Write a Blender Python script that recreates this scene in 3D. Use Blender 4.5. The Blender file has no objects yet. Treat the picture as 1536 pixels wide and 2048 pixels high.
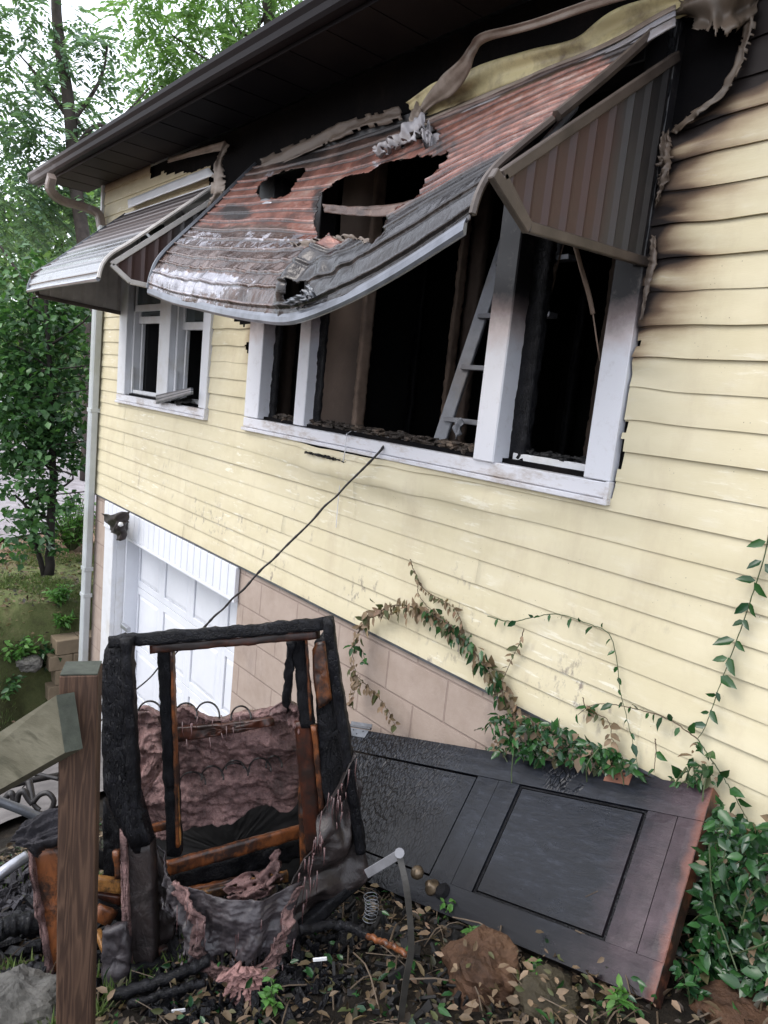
import bpy, math, random
import numpy as np
from mathutils import Vector, Matrix, noise as mn
random.seed(7); np.random.seed(7)
S = bpy.context.scene
COL = S.collection
# ------------------------------------------------------------------ camera, sky, sun, exposure
F = 1420.0
D = 2.2                                              # metres from the house wall (plane y = 0)
R = np.array([[.0, .0, .0]]*3)
def _cam():
    P = np.array([768., 1024.]); L = np.array([-450., 664.])
    a = math.radians(5.9); dx, dy = -math.sin(a), math.cos(a)
    t = -F*F/((L-P)@np.array([dx, dy])); V = P+t*np.array([dx, dy])
    l = np.array([*(L-P), F]); l /= np.linalg.norm(l)
    v = np.array([*(V-P), F]); v /= np.linalg.norm(v)
    v = v-l*(v@l); v /= np.linalg.norm(v)
    X = -l; Z = -v; Y = np.cross(Z, X)
    return np.array([X, Y, Z])
R = _cam()
CP = np.array([0., -D, 0.])
cam = bpy.data.cameras.new("camera"); co = bpy.data.objects.new("camera", cam); COL.objects.link(co)
co.matrix_world = Matrix(((R[0,0], -R[0,1], -R[0,2], CP[0]), (R[1,0], -R[1,1], -R[1,2], CP[1]), (R[2,0], -R[2,1], -R[2,2], CP[2]), (0,0,0,1)))
cam.sensor_fit = 'HORIZONTAL'; cam.sensor_width = 36; cam.lens = F/1536*36
cam.clip_start = 0.02; cam.clip_end = 2000
S.camera = co
w = bpy.data.worlds.new("World"); S.world = w; w.use_nodes = True
nt = w.node_tree; nt.nodes.clear()
sky = nt.nodes.new('ShaderNodeTexSky'); sky.sky_type = 'NISHITA'; sky.sun_disc = False
SUN_EL, SUN_AZ = math.radians(50), math.radians(200)
sky.sun_elevation = SUN_EL; sky.sun_rotation = SUN_AZ; sky.air_density = 1.3; sky.dust_density = 4.0; sky.ozone_density = 2.0
mix = nt.nodes.new('ShaderNodeMixRGB'); mix.inputs[0].default_value = .72
mix.inputs[2].default_value = (9.9, 10.3, 11.3, 1)     # cloud deck
bg = nt.nodes.new('ShaderNodeBackground'); bg.inputs[1].default_value = .14
out = nt.nodes.new('ShaderNodeOutputWorld')
nt.links.new(sky.outputs[0], mix.inputs[1]); nt.links.new(mix.outputs[0], bg.inputs[0]); nt.links.new(bg.outputs[0], out.inputs[0])
sl = bpy.data.lights.new("sun", 'SUN'); sl.energy = 0.9; sl.angle = math.radians(30); sl.color = (1, .97, .92)
so = bpy.data.objects.new("sun", sl); COL.objects.link(so)
sd = Vector((math.sin(SUN_AZ)*math.cos(SUN_EL), math.cos(SUN_AZ)*math.cos(SUN_EL), math.sin(SUN_EL)))   # toward the sun
so.rotation_euler = sd.to_track_quat('Z', 'Y').to_euler()
S.view_settings.view_transform = 'Standard'; S.view_settings.look = 'None'; S.view_settings.exposure = 0.78; S.view_settings.gamma = 1

# ------------------------------------------------------------------ helpers
def ray(px, py):
    return R@np.array([(px-768.)/F, (py-1024.)/F, 1.])
def WY(px, py, y=0.):
    r = ray(px, py); return CP+r*(y+D)/r[1]
def WX(px, py, x):
    r = ray(px, py); return CP+r*x/r[0]
def Q(px, py, d):
    return CP+ray(px, py)*d
def V3(p): return Vector((float(p[0]), float(p[1]), float(p[2])))
def proj(p):
    c = R.T@(np.array(p)-CP); return 768+F*c[0]/c[2], 1024+F*c[1]/c[2]
def nz(x, y=0, z=0): return mn.noise(Vector((x, y, z)))
def fbm(x, y=0, z=0, o=4): return mn.fractal(Vector((x, y, z)), .8, 2.1, o)
def tag(o, label=None, cat=None, group=None, kind=None):
    if label: o['label'] = label
    if cat: o['category'] = cat
    if group: o['group'] = group
    if kind: o['kind'] = kind
    return o
def empty(name, loc, label, cat, group=None):
    o = bpy.data.objects.new(name, None); COL.objects.link(o); o.location = V3(loc)
    o.empty_display_size = .1
    return tag(o, label, cat, group)
PEND = []
def mk(name, V, Fc, mat, parent=None, smooth=False, attrs=None):
    me = bpy.data.meshes.new(name)
    me.from_pydata([tuple(map(float, v)) for v in V], [], [tuple(f) for f in Fc])
    if smooth: me.polygons.foreach_set('use_smooth', [True]*len(me.polygons))
    me.materials.append(mat)
    if attrs:
        for k, vals in attrs.items():
            a = me.attributes.new(k, 'FLOAT', 'POINT'); a.data.foreach_set('value', list(map(float, vals)))
    me.update()
    o = bpy.data.objects.new(name, me); COL.objects.link(o)
    if parent is not None:
        o.parent = parent
        PEND.append(o)
    return o
def settle():
    # every mesh was built in world coordinates, so a part only has to undo its thing's placement
    bpy.context.view_layer.update()
    for o in PEND:
        if o.parent.parent is None: o.matrix_parent_inverse = o.parent.matrix_world.inverted()
    bpy.context.view_layer.update()
def mknp(name, V, Qf, mat, parent=None, smooth=False):
    me = bpy.data.meshes.new(name)
    n, m, k = len(V), len(Qf), Qf.shape[1]
    me.vertices.add(n); me.vertices.foreach_set('co', np.asarray(V, dtype=np.float32).ravel())
    me.loops.add(m*k); me.loops.foreach_set('vertex_index', np.asarray(Qf, dtype=np.int32).ravel())
    me.polygons.add(m); me.polygons.foreach_set('loop_start', np.arange(0, m*k, k, dtype=np.int32))
    me.polygons.foreach_set('loop_total', np.full(m, k, dtype=np.int32))
    me.update(calc_edges=True); me.validate()
    if smooth: me.polygons.foreach_set('use_smooth', [True]*len(me.polygons))
    me.materials.append(mat)
    o = bpy.data.objects.new(name, me); COL.objects.link(o)
    if parent is not None: o.parent = parent; PEND.append(o)
    return o
class MB:
    def __init__(s): s.V = []; s.F = []
    def add(s, V, Fc):
        b = len(s.V); s.V += [np.array(v, float) for v in V]; s.F += [tuple(i+b for i in f) for f in Fc]; return s
    def box(s, x0, x1, y0, y1, z0, z1):
        x0, x1 = sorted((x0, x1)); y0, y1 = sorted((y0, y1)); z0, z1 = sorted((z0, z1))
        V = [(x, y, z) for x in (x0, x1) for y in (y0, y1) for z in (z0, z1)]
        return s.add(V, [(0,1,3,2), (4,6,7,5), (0,4,5,1), (2,3,7,6), (0,2,6,4), (1,5,7,3)])
    def bbox(s, x0, x1, y0, y1, z0, z1, b=.004):
        # box with chamfered edges
        c = np.array([(x0+x1)/2, (y0+y1)/2, (z0+z1)/2]); h = np.abs(np.array([x1-x0, y1-y0, z1-z0]))/2
        return s.obb(c, np.eye(3), h, b)
    def obb(s, c, A, h, b=.004):
        # A rows are axes, h half sizes; chamfered box of 24 verts
        c = np.array(c, float); b = min(b, min(h)*.45); V = []; idx = {}
        for sx in (-1, 1):
            for sy in (-1, 1):
                for sz in (-1, 1):
                    sg = np.array([sx, sy, sz])
                    for ax in range(3):
                        p = sg*h-sg*b; p[ax] = sg[ax]*h[ax]
                        idx[(sx, sy, sz, ax)] = len(V); V.append(c+p@A)
        Fc = []
        for ax in range(3):
            u, v = (ax+1) % 3, (ax+2) % 3
            for sgn in (-1, 1):
                f = []
                for a, b2 in ((-1,-1), (1,-1), (1,1), (-1,1)):
                    k = [0, 0, 0]; k[ax] = sgn; k[u] = a; k[v] = b2; f.append(idx[(*k, ax)])
                Fc.append(f if sgn > 0 else f[::-1])
        for ax in range(3):           # edges along ax
            u, v = (ax+1) % 3, (ax+2) % 3
            for a in (-1, 1):
                for b2 in (-1, 1):
                    k0 = [0, 0, 0]; k0[ax] = -1; k0[u] = a; k0[v] = b2; k1 = list(k0); k1[ax] = 1
                    Fc.append((idx[(*k0, u)], idx[(*k1, u)], idx[(*k1, v)], idx[(*k0, v)]))
        for sx in (-1, 1):
            for sy in (-1, 1):
                for sz in (-1, 1): Fc.append(tuple(idx[(sx, sy, sz, a)] for a in range(3)))
        return s.add(V, Fc)
    def beam(s, p0, p1, wd, th, side=None, b=.003, rough=0, seg=1, seed=0, taper=1):
        p0 = np.array(p0, float); p1 = np.array(p1, float); a = p1-p0; L = np.linalg.norm(a); a /= L
        side = np.array(side if side is not None else (0, 0, 1.)); sx = side-a*(side@a); sx /= np.linalg.norm(sx); t = np.cross(a, sx)
        if not rough:
            return s.obb((p0+p1)/2, np.array([a, sx, t]), np.array([L/2, wd/2, th/2]), b)
        seg = max(2, int(L/.018)); ring = []
        m = 4
        for i in range(m): ring.append((-1+2*i/m, -1))
        for i in range(m): ring.append((1, -1+2*i/m))
        for i in range(m): ring.append((1-2*i/m, 1))
        for i in range(m): ring.append((-1, 1-2*i/m))
        n = len(ring); V = []; Fc = []
        for k in range(seg+1):
            f = k/seg; tp = 1+(taper-1)*f
            for (u, v) in ring:
                rr = 1-.10*(abs(u) == 1 and abs(v) == 1)
                q = p0+a*L*f+sx*u*wd/2*tp*rr+t*v*th/2*tp*rr
                d = fbm(q[0]*28+seed, q[1]*28, q[2]*28, 3)*rough
                nn = sx*u+t*v; nn /= np.linalg.norm(nn)
                V.append(q+nn*d)
        for k in range(seg):
            for i in range(n):
                j = (i+1) % n; Fc.append((k*n+i, k*n+j, (k+1)*n+j, (k+1)*n+i))
        Fc.append(tuple(range(n))[::-1]); Fc.append(tuple(seg*n+i for i in range(n)))
        return s.add(V, Fc)
    def tube(s, pts, r, n=8, cap=True):
        pts = [np.array(p, float) for p in pts]
        rs = r if hasattr(r, '__len__') else [r]*len(pts)
        V = []; Fc = []; pu = None
        for i, p in enumerate(pts):
            a = pts[min(i+1, len(pts)-1)]-pts[max(i-1, 0)]; a /= (np.linalg.norm(a)+1e-9)
            if pu is None:
                pu = np.cross(a, (0, 0, 1.)) if abs(a[2]) < .9 else np.cross(a, (1., 0, 0))
            u = pu-a*(pu@a); u /= (np.linalg.norm(u)+1e-9); pu = u; v = np.cross(a, u)
            for k in range(n):
                t = 2*math.pi*k/n; V.append(p+(u*math.cos(t)+v*math.sin(t))*rs[i])
        for i in range(len(pts)-1):
            for k in range(n):
                j = (k+1) % n; Fc.append((i*n+k, i*n+j, (i+1)*n+j, (i+1)*n+k))
        if cap: Fc.append(tuple(range(n))[::-1]); Fc.append(tuple((len(pts)-1)*n+k for k in range(n)))
        return s.add(V, Fc)
    def prism(s, poly, ext):
        n = len(poly); ext = np.array(ext, float); poly = [np.array(p, float) for p in poly]
        V = poly+[p+ext for p in poly]
        return s.add(V, [tuple(range(n)), tuple(range(2*n-1, n-1, -1))]+[(i, i+n, (i+1) % n+n, (i+1) % n) for i in range(n)])
    def build(s, name, mat, parent=None, smooth=False): return mk(name, s.V, s.F, mat, parent, smooth)
def smooth_path(pts, n):
    pts = [np.array(p, float) for p in pts]; P = [2*pts[0]-pts[1]]+pts+[2*pts[-1]-pts[-2]]; o = []
    seg = len(pts)-1
    for i in range(n+1):
        t = i/n*seg; k = min(int(t), seg-1); f = t-k; a, b, c, d = P[k:k+4]
        o.append(.5*((2*b)+(c-a)*f+(2*a-5*b+4*c-d)*f*f+(3*b-a-3*c+d)*f**3))
    return o
def inpoly(x, y, poly):
    c = False; j = len(poly)-1
    for i in range(len(poly)):
        xi, yi = poly[i]; xj, yj = poly[j]
        if (yi > y) != (yj > y) and x < (xj-xi)*(y-yi)/(yj-yi)+xi: c = not c
        j = i
    return c
def patch(name, A, B, n, m, mat, parent=None, disp=None, keep=None, th=.004, smooth=True, mid=None):
    """Sheet between two 3D curves A and B (lists of points), n steps along, m across, given thickness."""
    A = smooth_path(A, n); B = smooth_path(B, n); M = smooth_path(mid, n) if mid is not None else None
    G = np.zeros((n+1, m+1, 3))
    for i in range(n+1):
        for j in range(m+1):
            t = j/m
            if M is None: G[i, j] = A[i]*(1-t)+B[i]*t
            else: G[i, j] = A[i]*(1-t)*(1-2*t)+M[i]*4*t*(1-t)+B[i]*t*(2*t-1)
    gu = np.gradient(G, axis=0); gv = np.gradient(G, axis=1); N = np.cross(gu, gv); N /= (np.linalg.norm(N, axis=2, keepdims=True)+1e-9)
    if disp:
        for i in range(n+1):
            for j in range(m+1): G[i, j] += N[i, j]*disp(i/n, j/m, G[i, j])
    fl = []; idx = -np.ones((n+1, m+1), int); V = []
    for i in range(n):
        for j in range(m):
            c = (G[i, j]+G[i+1, j+1])/2
            if keep is None or keep((i+.5)/n, (j+.5)/m, c): fl.append((i, j))
    for (i, j) in fl:
        for a, b in ((i, j), (i+1, j), (i+1, j+1), (i, j+1)):
            if idx[a, b] < 0: idx[a, b] = len(V); V.append(G[a, b])
    nV = len(V); NV = [None]*nV
    for i in range(n+1):
        for j in range(m+1):
            if idx[i, j] >= 0: NV[idx[i, j]] = N[i, j]
    Fc = [(idx[i, j], idx[i+1, j], idx[i+1, j+1], idx[i, j+1]) for i, j in fl]
    if th:
        V2 = [V[k]-NV[k]*th for k in range(nV)]
        S_ = set(fl); back = [tuple(k+nV for k in f[::-1]) for f in Fc]; side = []
        for (i, j) in fl:
            for (di, dj, a, b) in ((-1, 0, (i, j+1), (i, j)), (1, 0, (i+1, j), (i+1, j+1)), (0, -1, (i, j), (i+1, j)), (0, 1, (i+1, j+1), (i, j+1))):
                if (i+di, j+dj) not in S_:
                    p, q = idx[a], idx[b]; side.append((q, p, p+nV, q+nV))
        V = V+V2; Fc = Fc+back+side
    return mk(name, V, Fc, mat, parent, smooth)

# ------------------------------------------------------------------ materials
class NB:
    def __init__(s, name):
        s.m = bpy.data.materials.new(name); s.m.use_nodes = True; s.t = s.m.node_tree; s.n = s.t.nodes
        s.b = s.n['Principled BSDF']; s.tc = s.n.new('ShaderNodeTexCoord'); s.geo = s.n.new('ShaderNodeNewGeometry')
        s.pos = s.geo.outputs['Position']
    def L(s, a, b): s.t.links.new(a, b)
    def mapping(s, scale=(1, 1, 1), rot=(0, 0, 0), src=None):
        m = s.n.new('ShaderNodeMapping'); m.inputs['Scale'].default_value = scale; m.inputs['Rotation'].default_value = rot
        s.L(src or s.pos, m.inputs[0]); return m.outputs[0]
    def noise(s, scale, detail=5, rough=.6, vec=None, dist=0):
        n = s.n.new('ShaderNodeTexNoise'); n.inputs['Scale'].default_value = scale; n.inputs['Detail'].default_value = detail
        n.inputs['Roughness'].default_value = rough; n.inputs['Distortion'].default_value = dist; s.L(vec or s.pos, n.inputs['Vector']); return n.outputs[0]
    def vor(s, scale, feat='F1', vec=None, out='Distance'):
        n = s.n.new('ShaderNodeTexVoronoi'); n.feature = feat; n.inputs['Scale'].default_value = scale; s.L(vec or s.pos, n.inputs['Vector']); return n.outputs[out]
    def ramp(s, fac, stops, interp='LINEAR'):
        r = s.n.new('ShaderNodeValToRGB'); r.color_ramp.interpolation = interp; e = r.color_ramp.elements
        e.remove(e[1]); e[0].position = 0.
        for i, (p, c) in enumerate(stops):
            p = min(max(p, 0.), 1.); q = (*c, 1) if hasattr(c, '__len__') else (c, c, c, 1)
            if i == 0: e[0].position = p; e[0].color = q
            else: k = e.new(p); k.color = q
        s.L(fac, r.inputs[0]); return r.outputs[0]
    def mix(s, f, a, b, mode='MIX'):
        m = s.n.new('ShaderNodeMixRGB'); m.blend_type = mode
        for i, v in ((0, f), (1, a), (2, b)):
            if isinstance(v, (int, float)): m.inputs[i].default_value = v if i == 0 else (v, v, v, 1)
            elif isinstance(v, tuple): m.inputs[i].default_value = (*v, 1)
            else: s.L(v, m.inputs[i])
        return m.outputs[0]
    def math(s, op, a, b=None, clamp=False):
        m = s.n.new('ShaderNodeMath'); m.operation = op; m.use_clamp = clamp
        for i, v in ((0, a), (1, b)):
            if v is None: continue
            if isinstance(v, (int, float)): m.inputs[i].default_value = v
            else: s.L(v, m.inputs[i])
        return m.outputs[0]
    def attr(s, name):
        a = s.n.new('ShaderNodeAttribute'); a.attribute_name = name; return a.outputs['Fac']
    def sep(s, src=None):
        x = s.n.new('ShaderNodeSeparateXYZ'); s.L(src or s.pos, x.inputs[0]); return x.outputs
    def bump(s, h, dist=.005, strength=.6, prev=None):
        b = s.n.new('ShaderNodeBump'); b.inputs['Strength'].default_value = strength; b.inputs['Distance'].default_value = dist
        s.L(h, b.inputs['Height'])
        if prev: s.L(prev, b.inputs['Normal'])
        return b.outputs[0]
    def done(s, col, rough=.6, nrm=None, metal=0, spec=.5, **kw):
        for k, v in (('Base Color', col), ('Roughness', rough), ('Metallic', metal), ('Specular IOR Level', spec)):
            if isinstance(v, (int, float)): s.b.inputs[k].default_value = v
            elif isinstance(v, tuple): s.b.inputs[k].default_value = (*v, 1)
            else: s.L(v, s.b.inputs[k])
        if nrm: s.L(nrm, s.b.inputs['Normal'])
        for k, v in kw.items(): s.b.inputs[k].default_value = v
        return s.m
def simple(name, c, rough=.6, var=.25, scale=12, bump=.002, bs=60, metal=0, spec=.5, dirt=None):
    b = NB(name); n = b.noise(scale, 6); c2 = tuple(x*(1-var) for x in c)
    col = b.mix(b.ramp(n, [(.35, 0.), (.65, 1.)]), c2, c)
    if dirt: col = b.mix(b.ramp(b.noise(scale*.35, 8, .7), [(.5, 0.), (.72, 1.)]), col, dirt)
    return b.done(col, rough, b.bump(b.noise(bs, 4), bump) if bump else None, metal, spec)

M = {}
def _siding():
    b = NB('yellow_siding'); n = b.noise(2.2, 7, .65, b.mapping((1, 1, 2.5))); n2 = b.noise(9, 6, .7, b.mapping((.6, 1, 2)))
    col = b.mix(b.ramp(n, [(.3, 0.), (.7, 1.)]), (.60, .535, .36), (.685, .62, .445))
    col = b.mix(b.ramp(n2, [(.54, 0.), (.72, .35)]), col, (.74, .70, .59))
    st = b.noise(14, 6, .7, b.mapping((.5, 1, 3.2)))
    col = b.mix(b.math('MULTIPLY', b.ramp(st, [(.57, 0.), (.62, .7)]), b.ramp(b.noise(1.4, 3), [(.48, 0.), (.58, 1.)])), col, (.80, .77, .66))
    mil = b.noise(26, 5, .7, b.mapping((1, 1, .45)))                      # mildew and soot flecks
    zz = b.sep()[2]
    low = b.ramp(b.math('MULTIPLY', zz, -1.), [(.45, 0.), (.95, 1.)])
    col = b.mix(b.math('MULTIPLY', b.math('MULTIPLY', b.ramp(mil, [(.55, 0.), (.66, .8)]), low), b.ramp(b.noise(2.7, 2), [(.52, 0.), (.62, 1.)])), col, (.16, .13, .13))
    gr = b.noise(3.3, 8, .75, b.mapping((1, 1, .35)))
    col = b.mix(b.ramp(gr, [(.5, 0.), (.75, .45)]), col, (.43, .345, .235))
    fl = b.vor(55); col = b.mix(b.math('MULTIPLY', b.ramp(fl, [(.05, 1.), (.11, 0.)]), b.ramp(b.noise(5, 3), [(.55, 0.), (.62, .8)])), col, (.08, .06, .04))
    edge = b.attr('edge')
    col = b.mix(b.math('MULTIPLY', edge, .25), col, (.30, .26, .17))  # lap line: dirt and the lip's shade put into the colour
    s = b.attr('soot'); sn = b.math('ADD', s, b.math('MULTIPLY', b.math('SUBTRACT', b.noise(7, 6, .7, b.mapping((.5, 1, 2))), .5), .55))
    sn = b.math('MULTIPLY', sn, .68)
    sf = b.math('MULTIPLY', b.ramp(sn, [(.08, 0.), (.30, .55), (.55, .95), (.8, 1.)]), b.ramp(s, [(.02, 0.), (.15, 1.)]))
    soot = b.ramp(sn, [(.1, (.46, .35, .21)), (.35, (.28, .185, .11)), (.6, (.12, .074, .048)), (.85, (.018, .013, .012))])
    col = b.mix(sf, col, soot)
    return b.done(col, .62, b.bump(b.noise(220, 3, .6, b.mapping((.25, 1, 1.5))), .0008, .5), spec=.28)
M['siding'] = _siding()
def _char(name, c=(.005, .005, .0065), cell=38, dist=.006, rough=(.28, .55), ash=.10, scl=(1, 1, 1.)):
    b = NB(name); mp0 = b.mapping(scl); n = b.noise(16, 8, .7)
    dm = b.n.new('ShaderNodeVectorMath'); dm.operation = 'ADD'; b.L(mp0, dm.inputs[0]); dn_ = b.n.new('ShaderNodeTexNoise'); dn_.inputs['Scale'].default_value = 9; sc_ = b.n.new('ShaderNodeVectorMath'); sc_.operation = 'SCALE'; sc_.inputs[3].default_value = .05; b.L(dn_.outputs[1], sc_.inputs[0]); b.L(sc_.outputs[0], dm.inputs[1]); mp = dm.outputs[0]
    wv = b.vor(cell, 'DISTANCE_TO_EDGE', mp)
    h = b.ramp(wv, [(0., 0.), (.12, 1.)])
    col = b.mix(b.ramp(n, [(.42, 0.), (.74, ash*3)]), c, (.045, .046, .056))
    col = b.mix(b.ramp(h, [(0., .85), (.6, 0.)]), col, (.006, .006, .006))
    nb = b.bump(h, dist, .8); nb = b.bump(n, .006, .6, nb)
    r = b.ramp(b.noise(6, 5), [(.35, rough[0]), (.65, rough[1])])
    return b.done(col, r, nb, spec=.2)
M['char'] = _char('charred_wood', cell=70, dist=.0016, scl=(1, 1, .45))
M['charfine'] = _char('charred_wood_fine', (.005, .005, .0065), 150, .002)
M['soot'] = simple('soot_black', (.008, .0075, .008), .75, .5, 5, .004, 30)
def _sheath():
    b = NB('scorched_sheathing'); n = b.noise(3, 7, .7, b.mapping((1, 1, .6)))
    col = b.ramp(n, [(.3, (.003, .003, .004)), (.55, (.006, .0055, .006)), (.75, (.016, .012, .011))])
    return b.done(col, .75, b.bump(b.noise(40, 6, .7), .006), spec=.06)
M['sheath'] = _sheath()
def _trim(name, zlo, zhi):
    # white trim scorched toward its upper end
    b = NB(name); z = b.sep()[2]; n = b.noise(6, 6, .7)
    zz = b.math('ADD', z, b.math('MULTIPLY', b.math('SUBTRACT', n, .5), .16))
    mr = b.n.new('ShaderNodeMapRange'); mr.inputs[1].default_value = zlo; mr.inputs[2].default_value = zhi; b.L(zz, mr.inputs[0])
    col = b.ramp(mr.outputs[0], [(.0, (.72, .73, .78)), (.35, (.56, .50, .50)), (.7, (.20, .16, .155)), (1., (.018, .017, .019))])
    g = b.noise(22, 6, .7); col = b.mix(b.ramp(g, [(.55, 0.), (.8, .35)]), col, (.30, .26, .23))
    return b.done(col, .42, b.bump(n, .001, .4), spec=.45)
M['trim'] = _trim('white_trim_scorched', .20, .42)
M['trimpost'] = _trim('white_post_scorched', .20, .44)
M['white'] = simple('white_vinyl', (.72, .73, .76), .4, .08, 8, .0006, 90, dirt=(.56, .54, .50))
def _sill():
    b = NB('white_sill_soiled'); g = b.noise(9, 7, .75, b.mapping((.5, 1, 1.4)))
    col = b.mix(b.ramp(g, [(.47, 0.), (.68, .85)]), (.70, .70, .74), (.34, .27, .21))
    return b.done(col, .45, b.bump(g, .001, .5))
M['sill'] = _sill()
def _garage():
    b = NB('white_garage_paint'); g = b.noise(4, 6, .7)
    col = b.mix(b.ramp(g, [(.35, 0.), (.75, .6)]), (.74, .76, .81), (.62, .635, .68))
    return b.done(col, .45, b.bump(b.noise(120, 3, .6, b.mapping((.3, 1, 3))), .0006, .5))
M['garage'] = _garage()
def _block():
    b = NB('painted_block'); mp = b.mapping((1, 1, 1), (math.radians(-90), 0, 0))
    br = b.n.new('ShaderNodeTexBrick'); b.L(mp, br.inputs[0]); br.inputs['Scale'].default_value = 1
    br.inputs['Brick Width'].default_value = .40; br.inputs['Row Height'].default_value = .2; br.inputs['Mortar Size'].default_value = .006
    br.inputs['Mortar Smooth'].default_value = .4; br.inputs['Color1'].default_value = (1, 1, 1, 1); br.inputs['Color2'].default_value = (.9, .9, .9, 1); br.inputs['Mortar'].default_value = (0, 0, 0, 1)
    n = b.noise(5, 7, .7); col = b.mix(b.ramp(n, [(.3, 0.), (.7, 1.)]), (.33, .26, .215), (.43, .35, .30))
    col = b.mix(b.ramp(b.noise(3.1, 6, .7, b.mapping((1, 1, .5))), [(.55, 0.), (.75, .55)]), col, (.17, .135, .125))
    col = b.mix(b.math('MULTIPLY', br.outputs['Fac'], .45), col, (.22, .16, .14))
    nb = b.bump(br.outputs[0], .006, .7); nb = b.bump(b.noise(90, 5, .7), .002, .7, nb)
    return b.done(col, .8, nb, spec=.25)
M['block'] = _block()
def _awn(name, slat=True):
    b = NB(name); n = b.noise(3.4, 6, .65, b.mapping((1, 1, 1)), .6); n2 = b.noise(9, 7, .7); red = b.attr('red'); wh = b.attr('pale'); fine = b.noise(38, 5, .7)
    brown = b.ramp(n, [(.32, (.020, .012, .010)), (.5, (.085, .047, .034)), (.68, (.17, .11, .088))])
    redc = b.ramp(b.noise(6, 6, .7), [(.3, (.03, .015, .013)), (.42, (.11, .042, .030)), (.54, (.23, .088, .062)), (.66, (.30, .20, .17)), (.78, (.36, .33, .32))])
    pal = b.ramp(n2, [(.3, (.12, .12, .14)), (.55, (.40, .39, .43)), (.75, (.62, .60, .66))])
    jit = b.math('MULTIPLY', b.math('SUBTRACT', b.noise(11, 8, .75, None, .8), .5), 1.7)
    col = b.mix(b.ramp(b.math('ADD', red, jit), [(.38, 0.), (.56, 1.)]), brown, redc)
    col = b.mix(b.ramp(b.math('ADD', wh, jit), [(.50, 0.), (.58, 1.)]), col, pal)
    sc = b.ramp(fine, [(.4, 0.), (.75, .35)]); col = b.mix(sc, col, (.06, .05, .05))
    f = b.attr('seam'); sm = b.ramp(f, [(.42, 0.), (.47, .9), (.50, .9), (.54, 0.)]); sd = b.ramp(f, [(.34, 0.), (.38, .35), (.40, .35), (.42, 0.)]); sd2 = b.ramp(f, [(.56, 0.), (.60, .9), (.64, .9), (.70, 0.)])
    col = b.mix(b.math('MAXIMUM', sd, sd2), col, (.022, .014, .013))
    col = b.mix(b.math('MULTIPLY', sm, b.ramp(b.noise(11, 5, .6), [(.35, .05), (.62, .6)])), col, (.36, .27, .25))  # pale seam: worn metal and the rib's glint painted in; dark seam: dirt
    s = b.attr('soot'); col = b.mix(b.ramp(b.math('ADD', s, b.math('MULTIPLY', jit, .6)), [(.35, 0.), (.6, .93)]), col, (.015, .014, .015))
    gl = b.attr('gloss'); r = b.mix(b.ramp(gl, [(0., 0.), (1., 1.)]), .42, .16)
    nb = b.bump(n2, .008, .6); nb = b.bump(b.noise(17, 4, .5, None, 1.2), .01, .45, nb)
    return b.done(col, r, nb, .3, .6)
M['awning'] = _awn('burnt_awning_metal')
def _awn2():
    b = NB('weathered_awning_metal'); v = b.sep()[2]; n2 = b.noise(12, 7, .7); at = b.attr('pale')
    col = b.mix(b.ramp(b.math('ADD', at, b.math('MULTIPLY', b.math('SUBTRACT', n2, .5), .5)), [(.3, 0.), (.75, 1.)]), (.075, .052, .050), (.22, .22, .23))
    wet = b.ramp(b.noise(20, 5, .7, b.mapping((.6, 1, 1))), [(.54, 0.), (.62, 1.)])
    col = b.mix(b.math('MULTIPLY', wet, at), col, (.10, .09, .08))
    f = b.attr('seam'); col = b.mix(b.ramp(f, [(.54, 0.), (.60, .95), (.72, .95), (.78, 0.)]), col, (.02, .016, .016)); col = b.mix(b.ramp(f, [(.42, 0.), (.47, .5), (.52, .5), (.56, 0.)]), col, (.34, .33, .34))  # dark seam dirt, then a pale rib line with its glint painted in
    return b.done(col, b.ramp(at, [(.3, .55), (.7, .18)]), b.bump(n2, .003, .5), .2, .6)
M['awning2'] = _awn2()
def _slat():
    b = NB('scorched_wing_slats'); x = b.sep(); n = b.noise(5, 6, .7, b.mapping((1, 1, .4)))
    y = b.math('MULTIPLY', x[1], -1.)
    base = b.ramp(b.math('ADD', y, b.math('MULTIPLY', b.math('SUBTRACT', n, .5), .25)), [(.05, (.02, .018, .018)), (.22, (.055, .052, .054)), (.36, (.075, .042, .037)), (.7, (.06, .034, .030))])
    col = b.mix(b.ramp(b.noise(14, 6), [(.5, 0.), (.75, .5)]), base, (.05, .04, .04))
    return b.done(col, .5, b.bump(n, .002, .4), .1, .5)
M['slat'] = _slat()
M['slatgrey'] = simple('grey_wing_slats', (.68, .64, .60), .5, .25, 7, .001)
M['tubebrown'] = simple('sooty_tube', (.10, .078, .066), .45, .45, 9, .002, 50, .1)
M['alu'] = simple('bare_aluminium', (.42, .43, .46), .28, .3, 14, .0015, 40, .55, .6)
M['aludark'] = simple('sooty_aluminium', (.16, .17, .19), .3, .5, 9, .002, 40, .4, .6)
M['ladder'] = simple('dusty_aluminium', (.26, .27, .30), .5, .3, 8, .001, 40, .2, dirt=(.16, .14, .13))
def _soffit():
    b = NB('sooty_soffit'); x = b.sep(); n = b.noise(1.6, 6, .6)
    t = b.math('ADD', b.math('ABSOLUTE', b.math('ADD', x[0], 3.9)), b.math('MULTIPLY', b.math('SUBTRACT', n, .5), 1.3))
    col = b.ramp(b.math('MULTIPLY', t, .25), [(.15, (.008, .008, .011)), (.36, (.034, .028, .027)), (.62, (.048, .039, .036)), (.8, (.065, .054, .048))])
    return b.done(col, .6, b.bump(b.noise(50, 4), .001, .5), spec=.1)
M['soffit'] = _soffit()
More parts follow.
